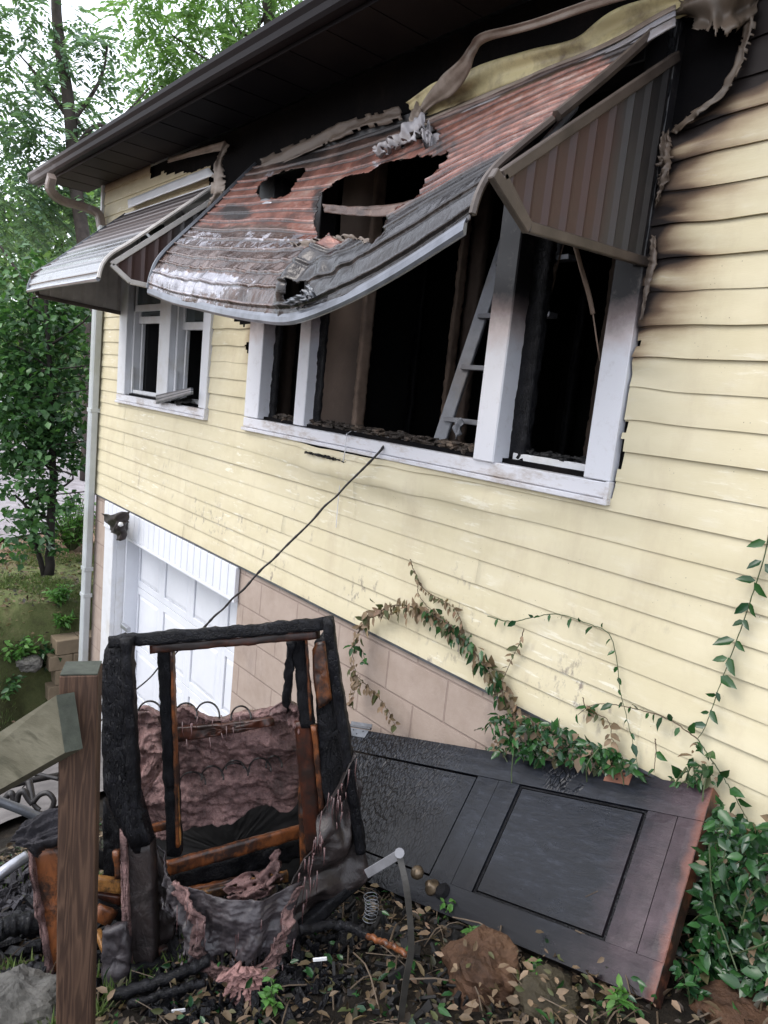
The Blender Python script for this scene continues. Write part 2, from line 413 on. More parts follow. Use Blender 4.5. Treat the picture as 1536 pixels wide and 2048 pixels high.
def _gutter():
    b = NB('smoke_stained_gutter'); x = b.sep(); n = b.noise(5, 7, .7, b.mapping((.5, 1, 2)))
    t = b.math('ADD', b.math('MULTIPLY', b.math('ADD', x[0], 7.), .5), b.math('MULTIPLY', b.math('SUBTRACT', n, .5), .9))
    col = b.ramp(t, [(0., (.20, .185, .185)), (.3, (.055, .044, .044)), (.8, (.012, .010, .012))])
    return b.done(col, .5, b.bump(n, .001, .3), spec=.12)
M['gutter'] = _gutter()
M['downspout'] = simple('chalky_downspout', (.50, .53, .54), .45, .15, 5, .0008, 60, dirt=(.40, .42, .38))
M['downbrown'] = simple('brown_elbow', (.24, .19, .165), .45, .3, 9, .001)
M['shingle'] = simple('mossy_shingle', (.17, .17, .16), .9, .5, 22, .008, 60, dirt=(.10, .13, .06))
M['drywall'] = simple('smoked_drywall', (.13, .092, .072), .8, .4, 3, .003)
M['tan'] = simple('scorched_stud', (.25, .175, .13), .75, .45, 7, .003)
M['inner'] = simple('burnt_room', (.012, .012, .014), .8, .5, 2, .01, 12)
def _wood(name, c1, c2, ax, scale=1., green=None, rough=.7, sat=9):
    b = NB(name); mp = b.mapping(tuple((.55 if i == ax else 9.)*scale for i in range(3)), (0, 0, 0), b.tc.outputs['Object'])
    n = b.noise(2.2, 4, .5, mp, .35); rings = b.math('FRACT', b.math('MULTIPLY', n, sat))
    col = b.ramp(rings, [(0., c1), (.55, c2), (.82, tuple(x*.55 for x in c1)), (1., c1)])
    col = b.mix(b.ramp(b.noise(5, 6), [(.4, 0.), (.7, .45)]), col, tuple(x*.45 for x in c1))
    if green:
        z = b.sep()[2]; g = b.ramp(b.math('ADD', b.math('MULTIPLY', z, -1.), b.math('MULTIPLY', b.noise(4, 6, .7), .7)), green[1])
        col = b.mix(g, col, green[0])
    hn = b.noise(12, 6, .7, mp); nb = b.bump(rings, .0015, .5); nb = b.bump(hn, .002, .6, nb)
    return b.done(col, rough, nb, spec=.3)
M['post'] = _wood('treated_post', (.118, .068, .045), (.048, .027, .019), 2, 1.35, ((.055, .06, .022), [(1.35, 0.), (1.9, .75)]))
M['posttop'] = simple('algae_end_grain', (.06, .068, .052), .85, .4, 30, .003)
M['rail'] = _wood('weathered_rail', (.10, .088, .064), (.15, .135, .102), 0, 1.3, ((.10, .105, .06), [(.8, 0.), (1.6, .25)]), sat=2.5)
def _ply(name, c1, c2, sc=1.):
    b = NB(name); mp = b.mapping((8*sc, 8*sc, 1.2*sc)); n = b.noise(2.5, 6, .6, mp, .4)
    col = b.ramp(n, [(.25, c1), (.5, c2), (.62, c1), (.78, tuple(min(1, x*1.35) for x in c2))])
    ch = b.noise(9, 8, .75); col = b.mix(b.ramp(ch, [(.44, 0.), (.56, .96)]), col, (.02, .012, .01))
    return b.done(col, .38, b.bump(n, .003, .6), spec=.5)
M['ply'] = _ply('scorched_plywood', (.085, .028, .012), (.20, .066, .021))
M['ply2'] = _ply('dark_scorched_plywood', (.03, .010, .007), (.075, .022, .011))
M['pine'] = _ply('raw_pine_batten', (.30, .13, .035), (.42, .20, .06))
def _bat():
    b = NB('melted_batting'); n = b.noise(44, 9, .8); n2 = b.noise(8, 8, .72)
    col = b.ramp(n2, [(.3, (.035, .02, .018)), (.45, (.15, .085, .08)), (.6, (.36, .215, .20))])
    z = b.sep()
    col = b.mix(b.ramp(n, [(.54, 0.), (.68, .8)]), col, (.03, .016, .016))
    nb = b.bump(n, .012, 1.); nb = b.bump(b.vor(140), .003, .6, nb)
    return b.done(col, b.ramp(b.noise(30, 4), [(.42, .15), (.55, .7)]), nb, spec=.55)
M['batting'] = _bat()
M['fluff'] = simple('pink_fluff', (.42, .24, .22), .9, .35, 30, .012, 90, spec=.2)
def _fab(name, c, c2, rough=.55):
    b = NB(name); n = b.noise(9, 7, .7, None, .5); col = b.mix(b.ramp(n, [(.35, 0.), (.7, 1.)]), c, c2)
    col = b.mix(b.ramp(b.noise(22, 7, .75), [(.58, 0.), (.72, .6)]), col, (.10, .058, .058))
    nb = b.bump(n, .012, .7); nb = b.bump(b.noise(140, 3), .001, .5, nb)
    return b.done(col, rough, nb, spec=.4)
M['fabric'] = _fab('wet_grey_fabric', (.022, .018, .020), (.075, .066, .072), .3)
M['fabdark'] = _fab('scorched_brown_fabric', (.016, .013, .013), (.040, .031, .030), .36)
M['drip'] = simple('melted_pink_plastic', (.14, .075, .075), .25, .5, 30, .003, 80, spec=.6)
M['wire'] = simple('burnt_wire', (.025, .022, .022), .45, .4, 30, .001)
def _door():
    b = NB('charred_door'); u = b.attr('du'); v = b.attr('dv'); n = b.noise(4, 7, .7); uvw = b.n.new('ShaderNodeCombineXYZ'); b.L(b.math('MULTIPLY', u, .8), uvw.inputs[0]); b.L(b.math('MULTIPLY', v, 3.), uvw.inputs[1]); n2 = b.noise(14, 9, .78, uvw.outputs[0], .3)
    cool = b.ramp(n2, [(.35, (.004, .005, .008)), (.54, (.009, .011, .017)), (.68, (.028, .032, .044)), (.82, (.08, .09, .115))])
    warm = b.ramp(b.noise(9, 6, .7), [(.3, (.025, .017, .020)), (.7, (.085, .060, .070))])
    e = b.math('ADD', u, b.math('MULTIPLY', b.math('SUBTRACT', n, .5), .34))
    e = b.math('SUBTRACT', e, b.math('MULTIPLY', v, .22))
    col = b.mix(b.ramp(e, [(.0, 1.), (.20, 0.)]), cool, warm)
    col = b.mix(b.ramp(b.math('ADD', b.math('ADD', v, b.math('MULTIPLY', u, .25)), b.math('MULTIPLY', b.math('SUBTRACT', n, .5), .25)), [(.52, 0.), (.66, .85)]), col, (.003, .003, .005))
    rim = b.math('ADD', u, b.math('MULTIPLY', b.math('SUBTRACT', b.noise(11, 5), .5), .07))
    col = b.mix(b.ramp(rim, [(.0, .9), (.028, 0.)]), col, (.17, .07, .052))
    mpd = b.n.new('ShaderNodeCombineXYZ'); b.L(b.math('MULTIPLY', u, 1.), mpd.inputs[0]); b.L(b.math('MULTIPLY', v, .42), mpd.inputs[1])
    wv = b.vor(66, 'DISTANCE_TO_EDGE', mpd.outputs[0]); cr = b.ramp(wv, [(0., 0.), (.05, .4), (.16, 1.)])
    amt = b.ramp(b.math('MULTIPLY', b.math('ADD', u, b.math('MULTIPLY', b.math('SUBTRACT', b.noise(5, 8, .75), .5), 1.0)), .6), [(.50, 0.), (.72, .35), (.95, 1.)])
    amt2 = b.math('MULTIPLY', b.ramp(b.math('SUBTRACT', .12, v), [(0., 0.), (.03, 1.)]), b.ramp(b.math('ADD', u, b.math('MULTIPLY', b.math('SUBTRACT', b.noise(14, 3), .5), .3)), [(.36, 0.), (.46, .0), (.5, .8), (.62, .0)]))
    am = b.math('MAXIMUM', amt, amt2)
    inv = b.math('SUBTRACT', 1., cr)
    col = b.mix(b.math('MULTIPLY', inv, b.math('MULTIPLY', am, .85)), col, (.003, .003, .003))
    h = b.math('MULTIPLY', cr, am)
    nb = b.bump(h, .006, 1.); nb = b.bump(n2, .0025, .7, nb)
    return b.done(col, b.ramp(n, [(.35, .24), (.65, .42)]), nb, spec=.34)
M['door'] = _door()
M['dooredge'] = _ply('scorched_door_edge', (.12, .035, .02), (.17, .06, .035), 2)
M['copper'] = simple('heat_blued_hinge', (.40, .19, .13), .4, .35, 30, .001, 60, .3)
M['brass'] = simple('burnt_brass', (.20, .15, .10), .35, .5, 30, .002, 60, .6)
def _glass():
    b = NB('window_glass'); return b.done((.035, .05, .055), .06, None, spec=.8)
M['glass'] = _glass()
M['gap'] = simple('black_void', (.01, .01, .011), .8, .3)
def _ground():
    b = NB('leafy_soil'); x = b.sep(); n = b.noise(9, 9, .75); n2 = b.noise(1.1, 6, .6)
    soil = b.ramp(n, [(.3, (.005, .004, .003)), (.55, (.016, .012, .008)), (.72, (.04, .029, .02))])
    far = b.ramp(b.math('MULTIPLY', b.math('ADD', x[0], 6.4), -1.), [(.0, 0.), (.9, 1.)])
    lawn = b.ramp(b.noise(7, 9, .8), [(.3, (.08, .085, .035)), (.5, (.14, .17, .06)), (.7, (.22, .20, .10))])
    lit = b.ramp(b.noise(14, 8, .75), [(.3, (.14, .09, .06)), (.6, (.30, .19, .13)), (.75, (.42, .32, .25))])
    d = b.math('ADD', b.math('MULTIPLY', b.math('ADD', x[0], 8.3), -1.), b.math('MULTIPLY', b.math('SUBTRACT', n2, .5), 1.2))
    lawn = b.mix(b.ramp(d, [(0., 0.), (.7, 1.)]), lawn, lit)
    col = b.mix(far, soil, lawn)
    nb = b.bump(n, .03, .9); nb = b.bump(b.noise(60, 5, .7), .008, .8, nb)
    return b.done(col, .85, nb, spec=.25)
M['ground'] = _ground()
M['road'] = simple('pale_gravel', (.36, .33, .35), .9, .3, 6, .02, 40, dirt=(.22, .18, .18))
M['concrete'] = simple('drive_concrete', (.17, .155, .15), .85, .4, 6, .004, 60)
def _leaf(name, cols, rough=.4, trans=.0):
    b = NB(name); r = b.geo.outputs['Random Per Island']
    k = len(cols); col = b.ramp(r, [((i+.5)/k, c) for i, c in enumerate(cols)], 'CONSTANT' if k > 6 else 'LINEAR')
    col = b.mix(b.ramp(b.noise(40, 3), [(.4, 0.), (.7, .3)]), col, tuple(x*.5 for x in cols[0]))
    m = b.done(col, rough, None, spec=.45)
    if trans:
        tr = b.n.new('ShaderNodeBsdfTranslucent'); b.L(b.mix(1., col, (1.3, 1.5, .7), 'MULTIPLY'), tr.inputs[0])
        mx = b.n.new('ShaderNodeMixShader'); mx.inputs[0].default_value = trans
        b.L(b.b.outputs[0], mx.inputs[1]); b.L(tr.outputs[0], mx.inputs[2]); b.L(mx.outputs[0], b.n['Material Output'].inputs[0])
    return m
M['lf_blue'] = _leaf('locust_leaves', [(0.0968, 0.1617, 0.1164), (0.1372, 0.2215, 0.1501), (0.1688, 0.2724, 0.1817), (0.2095, 0.3392, 0.1901)], .45, .35)
M['lf_dark'] = _leaf('dark_broad_leaves', [(0.0372, 0.0931, 0.0372), (0.0517, 0.1242, 0.0455), (0.0725, 0.1656, 0.058), (0.1034, 0.2278, 0.0725)], .38, .25)
M['lf_light'] = _leaf('light_green_leaves', [(0.1424, 0.2473, 0.1042), (0.1858, 0.31, 0.1286), (0.2404, 0.374, 0.164), (0.1582, 0.2728, 0.1295)], .5, .45)
M['lf_back'] = _leaf('backlit_leaves', [(0.0935, 0.1702, 0.0825), (0.1755, 0.285, 0.1207), (0.255, 0.3864, 0.1564), (0.129, 0.2276, 0.1181)], .5, .4)
M['lf_ivy'] = _leaf('periwinkle_leaves', [(0.0143, 0.0474, 0.0159), (0.0198, 0.0671, 0.0198), (0.0276, 0.0869, 0.0238), (0.0395, 0.1186, 0.0316), (0.0159, 0.0554, 0.0238)], .22, .15)
M['lf_dry'] = _leaf('withered_leaves', [(.12, .085, .05), (.20, .14, .09), (.28, .20, .13), (.24, .15, .10), (.07, .085, .03)], .6, .2)
M['lf_litter'] = _leaf('fallen_leaves', [(.015, .010, .006), (.045, .028, .015), (.022, .013, .008), (.028, .019, .010), (.018, .028, .009), (.13, .09, .05)], .6, .1)
M['stem'] = simple('vine_stem', (.12, .085, .055), .7, .4, 40, .001)
M['stemgreen'] = simple('green_vine_stem', (.07, .10, .04), .6, .4, 40, .001)
M['bark'] = simple('wet_bark', (.055, .042, .036), .85, .5, 8, .012, 30)
M['barkdark'] = simple('dark_bark', (.03, .024, .02), .85, .5, 8, .01, 30)  # darker bark of the small broadleaf tree
def _rock(name, c1, c2):
    b = NB(name); n = b.noise(7, 9, .75); col = b.ramp(n, [(.3, tuple(x*.35 for x in c1)), (.5, c1), (.7, c2)])
    return b.done(col, .6, b.bump(n, .03, .8), spec=.4)
M['rock'] = _rock('rusty_sandstone', (.075, .036, .018), (.13, .072, .04))
M['rock2'] = _rock('mossy_sandstone', (.045, .036, .02), (.085, .07, .045))
M['rockc'] = _rock('broken_concrete', (.10, .095, .085), (.18, .17, .15))
M['debris'] = _rock('charred_flakes', (.05, .038, .03), (.30, .22, .16))
M['retwall'] = simple('tan_garden_block', (.27, .205, .135), .85, .3, 6, .004, 50)
M['foam'] = _rock('charred_foam', (.028, .026, .032), (.06, .055, .065))
# ------------------------------------------------------------------ terrain
def sstep(a, b, x):
    t = min(1, max(0, (x-a)/(b-a))); return t*t*(3-2*t)
def gh(x, y, detail=True):
    near = max(-3.42, min(-1.28+.33*x, -1.1))
    if x > -6.3: base = near
    else:
        k = sstep(-.38, -.9, y); ex = -6.84+.45*k
        base = near+(-2.30-near)*sstep(ex, ex-.14-.7*k, x)
    if detail:
        a = .03 if x > -4 else .05
        base += a*fbm(x*2.1, y*2.1, 0, 4)+(.015*fbm(x*9, y*9, 3, 3) if x > -9 else 0)
    if x < -14: base += (-14-x)*.035
    return base
def axis(segs):
    o = []
    for a, b, st in segs:
        n = max(1, int(round((b-a)/st))); o += [a+(b-a)*i/n for i in range(n)]
    return o+[segs[-1][1]]
def build_ground():
    xs = axis([(-600, -100, 60), (-100, -30, 5), (-30, -10, .8), (-10, -4, .1), (-4, .6, .045), (.6, 5, .4), (5, 300, 50)])
    ys = axis([(-300, -20, 50), (-20, -3, 1.2), (-3, .2, .045), (.2, 3, .3), (3, 20, 1.5), (20, 400, 60)])
    V = [(x, y, gh(x, y)) for x in xs for y in ys]; n = len(ys)
    Fc = [(i*n+j, (i+1)*n+j, (i+1)*n+j+1, i*n+j+1) for i in range(len(xs)-1) for j in range(n-1)]
    mk('ground', V, Fc, M['ground'], smooth=True)['kind'] = 'structure'
build_ground()
def sheet(name, cen, wid, mat, dz=.03, step=.35, jag=.0):
    V = []; Fc = []
    P = smooth_path([(a, b, 0) for a, b in cen], 60); m = 8
    for i, p in enumerate(P):
        a = P[min(i+1, 60)]-P[max(i-1, 0)]; a /= np.linalg.norm(a); nn = np.array([-a[1], a[0], 0])
        for j in range(m+1):
            q = p+nn*wid*(j/m-.5)*(1+jag*nz(i*.35, j > 4)); V.append((q[0], q[1], gh(q[0], q[1])+dz))
    for i in range(60):
        for j in range(m): Fc.append((i*(m+1)+j, (i+1)*(m+1)+j, (i+1)*(m+1)+j+1, i*(m+1)+j+1))
    o = mk(name, V, Fc, mat, smooth=True); o['kind'] = 'structure'; return o
sheet('road', [(-8.6, -9), (-10.4, -2.6), (-12.6, .6), (-19, 3.4), (-34, 8)], 3.4, M['road'], .05, jag=.15)
sheet('driveway', [(-5.2, -.02), (-5.1, -1.2), (-4.9, -2.6), (-4.6, -5)], 2.3, M['concrete'], .05)

# ------------------------------------------------------------------ house
H = empty('house', (-3, .1, -3.4), 'burned pale yellow house with vinyl siding, gutted windows and a white garage door', 'house')
CH, Z0 = .1045, -1.1495
XL, XR = -6.6, 1.25
bpx = [(1262, 800), (1275, 700), (1284, 640), (1291, 590), (1297, 540), (1303, 470), (1312, 420), (1322, 380), (1322, 340), (1340, 262), (1350, 240), (1392, 215), (1440, 180), (1472, 130), (1490, 80), (1500, 30), (1530, -40), (1600, -140)]
BW = sorted([tuple(WY(*p)[[2, 0]]) for p in bpx])
def Xb(z):
    zz = [a for a, _ in BW]; xx = [b for _, b in BW]
    return float(np.interp(z, zz, xx))
hole1 = [tuple(WY(*p)[[0, 2]]) for p in ((462, 600), (466, 640), (478, 642), (490, 652), (512, 650), (520, 600))]
hole2 = [tuple(WY(*p)[[0, 2]]) for p in ((494, 688), (500, 684), (506, 690), (506, 704), (500, 710), (494, 702))]
def siding_on(x, z):
    j = .008*nz(x*25, z*25, 5)+.014*nz(x*7, z*7, 9)
    if x < -3.9+.04 and x > -4.43:
        if inpoly(x+j*.5, z+j*.5, hole1) or inpoly(x, z, hole2): return False
        return z < .60+j*3
    if -6.05 < x <= -4.43 and -.27 < z < 1.22: return False
    if -3.88 <= x <= -1.36 and z > -.285: return False
    if x > -1.36: return x > Xb(z)+j or z < -.28
    if x <= -4.43 and z > 1.2:
        # ragged upper edge under the soffit
        if x > -5.6 and z > 1.43-.10*sstep(-5.6, -4.5, x)+j*2.5: return False
        if x > -4.62+j*2: return False
        return True
    return True
def soot_at(x, z, t):
    if x > -1.4:
        d = max(0, x-Xb(z)); g = sstep(.10, .38, z); up = sstep(.65, 1.15, z)
        ln = (.13+.07*up)*(1+.8*nz(z*9, 3))
        kc = math.floor((z-Z0)/CH+1e-6); ln *= .8+.7*abs(nz(kc*1.37+.4, 7)*1.8); band = .62+.35*nz(x*9, z*9, 4)+(.35+.6*abs(nz(kc*3.3+.7, 9)*2))*math.exp(-((t-.93)/.13)**2)+.5*math.exp(-(t/.10)**2)+.45*nz(x*5, z*34, 2)
        return max(0, g*1.9*math.exp(-(d/ln)**1.3)*band+.16*up*math.exp(-d/.3))+.10*sstep(.0, .8, z)*math.exp(-d/.5)
    if x < -4.3 and z > 1.15:
        return .8*sstep(1.40, 1.52, z)+.5*sstep(-5.3, -4.5, x)
    if -4.45 < x < -3.85:
        return .55*sstep(-4.05, -3.9, x)*sstep(-.2, .3, z)+.5*sstep(.42, .58, z)
    if z < -.28 and -3.9 < x < -1.4:
        return .22*math.exp((z+.28)/.13)*(.6+.8*nz(x*4))+.0
    return 0
def warp(x, z, t):
    y = 0; dz = 0
    if x > -1.4:
        d = max(0, x-Xb(z)); e = math.exp(-d/.16)*sstep(-.35, .35, z)
        y += -.017*e*(nz(z*13, x*3)+.35)-.004*e*math.sin(z*46+x*6)
        dz += .022*e*nz(x*6, z*5, 4)-.035*e*sstep(.5, 1.1, z)
    if -4.45 < x < -3.85:
        e = sstep(-.25, .3, z); y += -.008*e*(nz(x*8, z*8)+.2)*(1 if x > -4.4 else .5); dz += .008*e*nz(x*7, z*3)
    if z < -.25:
        g = math.exp(-((x+2.9)/.62)**2)*math.exp(-((z+.36)/.09)**2); y += -.038*g; dz += -.030*g*(1+.5*nz(x*5))
        g = math.exp(-((x+2.2)/.9)**2)*math.exp(-((z+.40)/.14)**2); y += -.012*g*(1+2*nz(x*4, z*9))
        y += .004*nz(x*2.2, z*3.1, 7)
    return y, dz
def build_siding():
    xs = axis([(XL, -4.5, .05), (-4.5, -3.85, .02), (-3.85, -1.5, .05), (-1.5, .3, .014), (.3, XR, .05)])
    rows = [(0, -.001), (0, -.0125), (0, -.0125), (.07, -.0124), (.22, -.0115), (.4, -.010), (.6, -.008), (.8, -.006), (.95, -.0045), (1.0, -.004)]
    V = []; Fc = []; soot = []; edge = []
    seams = [-5.9, -4.7, -3.4, -2.75, -1.9, -1.1, -.45, .2]; xs = sorted(xs+[q+e for q in seams for e in (-.0008, .0008)])
    k = 0
    while Z0+k*CH < 1.53:
        sq = random.sample(seams, 2)
        base = len(V); zk = Z0+k*CH; nr = len(rows)
        off = .0012*nz(k*3.3)
        for x in xs:
            for (t, y) in rows:
                z = min(zk+t*CH, 1.525); wy, dz = warp(x, z, t)
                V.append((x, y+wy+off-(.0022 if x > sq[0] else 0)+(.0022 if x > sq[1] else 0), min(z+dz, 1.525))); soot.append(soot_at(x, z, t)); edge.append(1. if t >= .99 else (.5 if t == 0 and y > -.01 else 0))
        for i in range(len(xs)-1):
            xc = (xs[i]+xs[i+1])/2
            for j in range(nr-1):
                if j == 1: continue
                zc = zk+(rows[j][0]+rows[j+1][0])/2*CH
                if siding_on(xc, zc): Fc.append((base+i*nr+j, base+(i+1)*nr+j, base+(i+1)*nr+j+1, base+i*nr+j+1))
        k += 1
    mk('siding', V, Fc, M['siding'], H, True, {'soot': soot, 'edge': edge})
build_siding()
# corner post and starter strip
MB().bbox(XL-.035, XL+.006, -.03, .06, Z0-.005, 1.52, .004).build('corner_trim', M['white'], H)
MB().box(XL, XR, -.012, .0, Z0-.012, Z0-.001).build('starter_strip', M['aludark'], H)
# sheathing with the two window openings
WS = (-6.0, -4.49, -.20, 1.15)
WB = (-3.75, -1.45, -.20, 1.18)
s = MB(); y0, y1 = .012, .10
for a, b, c, d in ((XL, WS[0], -1.16, 1.52), (WS[1], WB[0], -1.16, 1.52), (WB[1], XR, -1.16, 1.52), (WS[0], WS[1], -1.16, WS[2]), (WS[0], WS[1], WS[3], 1.52), (WB[0], WB[1], -1.16, WB[2]), (WB[0], WB[1], WB[3], 1.52)):
    s.box(a, b, y0, y1, c, d)
s.build('wall_sheathing', M['sheath'], H)
s = MB(); s.box(XL, XL+.1, .101, 5.9, -3.5, 1.52); s.box(XR, XR+.1, -.0, 5.9, -3.5, 1.52); s.box(XL, XR+.1, 5.9, 6, -3.5, 1.52)
s.build('outer_wall', M['sheath'], H)
# room behind
s = MB(); s.box(XL+.12, XR, .11, 5.8, -1.10, -1.0); s.box(XL+.12, XR, .11, 5.8, 1.50, 1.515); s.box(XL+.12, XR, 3.4, 3.5, -.99, 1.49)
s.box(-4.2, -4.12, .11, 3.39, -.99, 1.49); s.box(-1.0, -.92, .11, 3.39, -.99, 1.49); s.box(-5.9, -5.8, .11, 3.39, -.99, 1.49)
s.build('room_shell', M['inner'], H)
s = MB()
for i in range(9):
    x = -3.9+i*.36; s.beam((x, 3.3, -.99), (x, 3.3, 1.49), .05, .09, (1, 0, 0), 0, .008, 1, i)
for i in range(5): s.beam((-4.08, .5+i*.5, -.99), (-4.08, .5+i*.5, 1.49), .05, .06, (0, 1, 0), 0, .008, 1, i)
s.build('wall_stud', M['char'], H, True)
a, b = WY(655, 700, .30), WY(722, 700, .30)
def jagpoly(x0, x1, z0, z1, y):
    P = [(x1, y, z0), (x1, y, z1)]; n = 16
    for i in range(n+1): P.append((x0+.04*nz(i*.9, 3)+.03*math.sin(i*.5), y, z1+(z0-z1)*i/n))
    return P
MB().prism(jagpoly(a[0], b[0], -.99, 1.3, .30), (0, .02, 0)).build('drywall_scrap', M['drywall'], H)
MB().beam(WY(729, 700, .27)*[1, 1, 0]+[0, 0, -.99], WY(729, 700, .27)*[1, 1, 0]+[0, 0, 1.45], .035, .07, (1, 0, 0), 0, .006, 1, 3).build('stud', M['tan'], H, True)
for px_, yy, wd, mt in ((935, .9, .10, 'drywall'), (905, .8, .03, 'tan'), (1210, 1.2, .05, 'drywall'), (1155, 1.8, .05, 'char'), (575, .35, .10, 'drywall'), (1065, .5, .09, 'char'), (640, .45, .10, 'char')):
    p = WY(px_, 700, yy); MB().beam((p[0], yy, -.99), (p[0], yy, 1.45), wd, .06, (1, 0, 0), 0, .008, 1, px_).build('stud', M[mt], H, True)
# small window ------------------------------------------------------
def window(name, X0, X1, zb, zt, trimL, trimR, sillh, lab, tm='trim'):
    f = MB(); yy = -.030
    f.bbox(X0, X0+trimL, yy, .10, zb+sillh, zt, .004); f.bbox(X1-trimR, X1, yy, .10, zb+sillh, zt, .004); f.bbox(X0+trimL, X1-trimR, yy+.002, .10, zt-.09, zt, .004)
    o = f.build(name, M[tm], H); o['label'] = lab
    s = MB(); s.bbox(X0-.006, X1+.006, yy-.012, .0, zb, zb+.02, .003); s.bbox(X0, X1, yy-.002, .10, zb+.022, zb+sillh-.004, .004); s.bbox(X1-.012, X1+.004, yy-.007, -.002, zb+.02, zb+sillh, .002)
    s.bbox(X0+.02, X1-.02, .05, .12, zb+sillh-.004, zb+sillh+.018, .003)
    s.build('sill', M['sill'], o)
    return o
wS = window('window', -6.065, -4.42, -.288, 1.22, .17, .105, .075, 'paired sash window with open lower sashes and a white frame', 'white')
mt = MB(); mt.bbox(-5.254, -5.06, -.026, .10, -.21, 1.14, .004); mt.build('mullion', M['white'], wS)
def sash(X0, X1, z0, z1, y, wd, bot, glass=True, nm='sash'):
    g = MB(); g.bbox(X0, X0+wd, y, y+.03, z0, z1, .003); g.bbox(X1-wd, X1, y, y+.03, z0, z1, .003); g.bbox(X0+wd, X1-wd, y+.001, y+.029, z0, z0+bot, .003); g.bbox(X0+wd, X1-wd, y+.001, y+.029, z1-wd, z1, .003)
    o = g.build(nm, M['white'], wS)
    if glass: MB().box(X0+wd-.004, X1-wd+.004, y+.013, y+.017, z0+bot-.004, z1-wd+.004).build('pane', M['glass'], o)
zl1 = WY(300, 622, .03)[2]; zr1 = WY(380, 605, .03)[2]
sash(-5.89, -5.26, zl1, 1.13, .02, .045, .05); sash(-5.055, -4.53, zr1+.12, 1.13, .02, .045, .05)
zl2 = WY(305, 647, .06)[2]; zr2 = WY(385, 660, .06)[2]
sash(-5.885, -5.265, zl2, zl2+.75, .055, .05, .055); sash(-5.05, -4.535, zr2, zr2+.75, .055, .05, .055)
jb = MB()
for a, b in ((-5.89, -5.26), (-5.055, -4.53)):
    jb.bbox(a, a+.03, .02, .098, -.195, 1.12, .002); jb.bbox(a+.03, b, .03, .06, -.195, -.165, .003); jb.bbox(b-.012, b, .02, .098, -.195, 1.12, .002)
    jb.bbox(a+.03, a+.05, .012, .03, -.16, .02, .002)
    jb.bbox(a+.05, a+.075, .07, .095, -.165, .55, .002)
jb.build('jamb', M['white'], wS)
# big window ---------------------------------------------------------
wB = window('window', -3.895, -1.342, -.297, 1.24, .165, .108, .082, 'wide burned out window without glass, trim scorched black at the top')
MB().bbox(-3.372, -3.268, -.012, .09, -.213, 1.15, .004).build('mullion', M['trim'], wB)
MB().bbox(-1.972, -1.861, -.045, .085, -.222, 1.15, .005).build('mullion', M['trimpost'], wB)
# inner sash remnants of the burned window
s = MB(); s.bbox(-1.84, -1.46, .045, .085, -.215, -.175, .003); s.bbox(-1.858, -1.83, .05, .095, -.21, -.08, .003)
s.build('sash_remnant', M['white'], wB)
for a, b, wd, th, k in (((-3.255, .06, -.21), (-3.235, .05, .62), .07, .02, 4), ((-3.71, .06, -.21), (-3.70, .06, .8), .05, .03, 9), ((-1.83, .07, -.2), (-1.84, .07, 1.1), .09, .05, 2)):
    MB().beam(a, b, wd, th, (1, 0, 0), 0, .008, 1, k).build('charred_jamb', M['char'], wB, True)
# ------------------------------------------------------------------ soffit, fascia, gutter, roof, downspout
s = MB(); y = -.42
x = -7.05
while x < XR+.1:
    s.bbox(x+.002, min(x+.30, XR+.1)-.001, y, .0, 1.527, 1.54, .002); s.box(x-.004, x+.004, y, 0, 1.524, 1.5265); x += .30
s.build('soffit', M['soffit'], H)
s = MB()
prof = [(-.43, 1.562), (-.43, 1.478), (-.475, 1.476), (-.488, 1.49), (-.494, 1.515), (-.508, 1.535), (-.510, 1.556), (-.502, 1.558), (-.500, 1.538), (-.486, 1.520), (-.478, 1.495), (-.468, 1.485), (-.438, 1.486), (-.438, 1.562)]
xs_ = axis([(-7.06, XR+.1, .25)])
V = []; Fc = []
for i, x in enumerate(xs_):
    for (a, b) in prof: V.append((x, a, b+.003*nz(x*.9)))
n = len(prof)
for i in range(len(xs_)-1):
    for k in range(n): Fc.append((i*n+k, i*n+(k+1) % n, (i+1)*n+(k+1) % n, (i+1)*n+k))
Fc.append(tuple(range(n))); 
mk('gutter', V, Fc, M['gutter'], H)
MB().bbox(-7.058, -7.035, -.505, -.429, 1.478, 1.560, .003).build('gutter_end_cap', M['gutter'], H)
MB().bbox(-7.05, XR+.1, -.428, -.422, 1.46, 1.585, .002).build('fascia', M['gutter'], H)
s = MB(); s.add([(-7.08, -.47, 1.568), (XR+.3, -.47, 1.568), (XR+.3, 3.2, 2.55), (-7.12, 3.2, 2.55), (-7.08, -.47, 1.584), (XR+.3, -.47, 1.584), (XR+.3, 3.2, 2.575), (-7.12, 3.2, 2.575)], [(0,3,2,1), (4,5,6,7), (0,1,5,4), (1,2,6,5), (2,3,7,6), (3,0,4,7)])
s.add([(-7.12, 3.2, 2.55), (XR+.3, 3.2, 2.55), (XR+.3, 6.9, 1.60), (-7.12, 6.9, 1.60), (-7.12, 3.2, 2.575), (XR+.3, 3.2, 2.575), (XR+.3, 6.9, 1.622), (-7.12, 6.9, 1.622)], [(0,3,2,1), (4,5,6,7), (1,2,6,5), (2,3,7,6), (3,0,4,7)])
s.build('roof', M['shingle'], H)
s = MB(); s.add([(-7.07, -.42, 1.575), (-7.07, -.42, 1.53), (-7.10, 3.2, 2.46), (-7.10, 3.2, 2.55), (-7.05, -.42, 1.575), (-7.05, -.42, 1.53), (-7.06, 3.2, 2.46), (-7.06, 3.2, 2.55)], [(0,1,2,3), (7,6,5,4), (0,4,5,1), (1,5,6,2)])
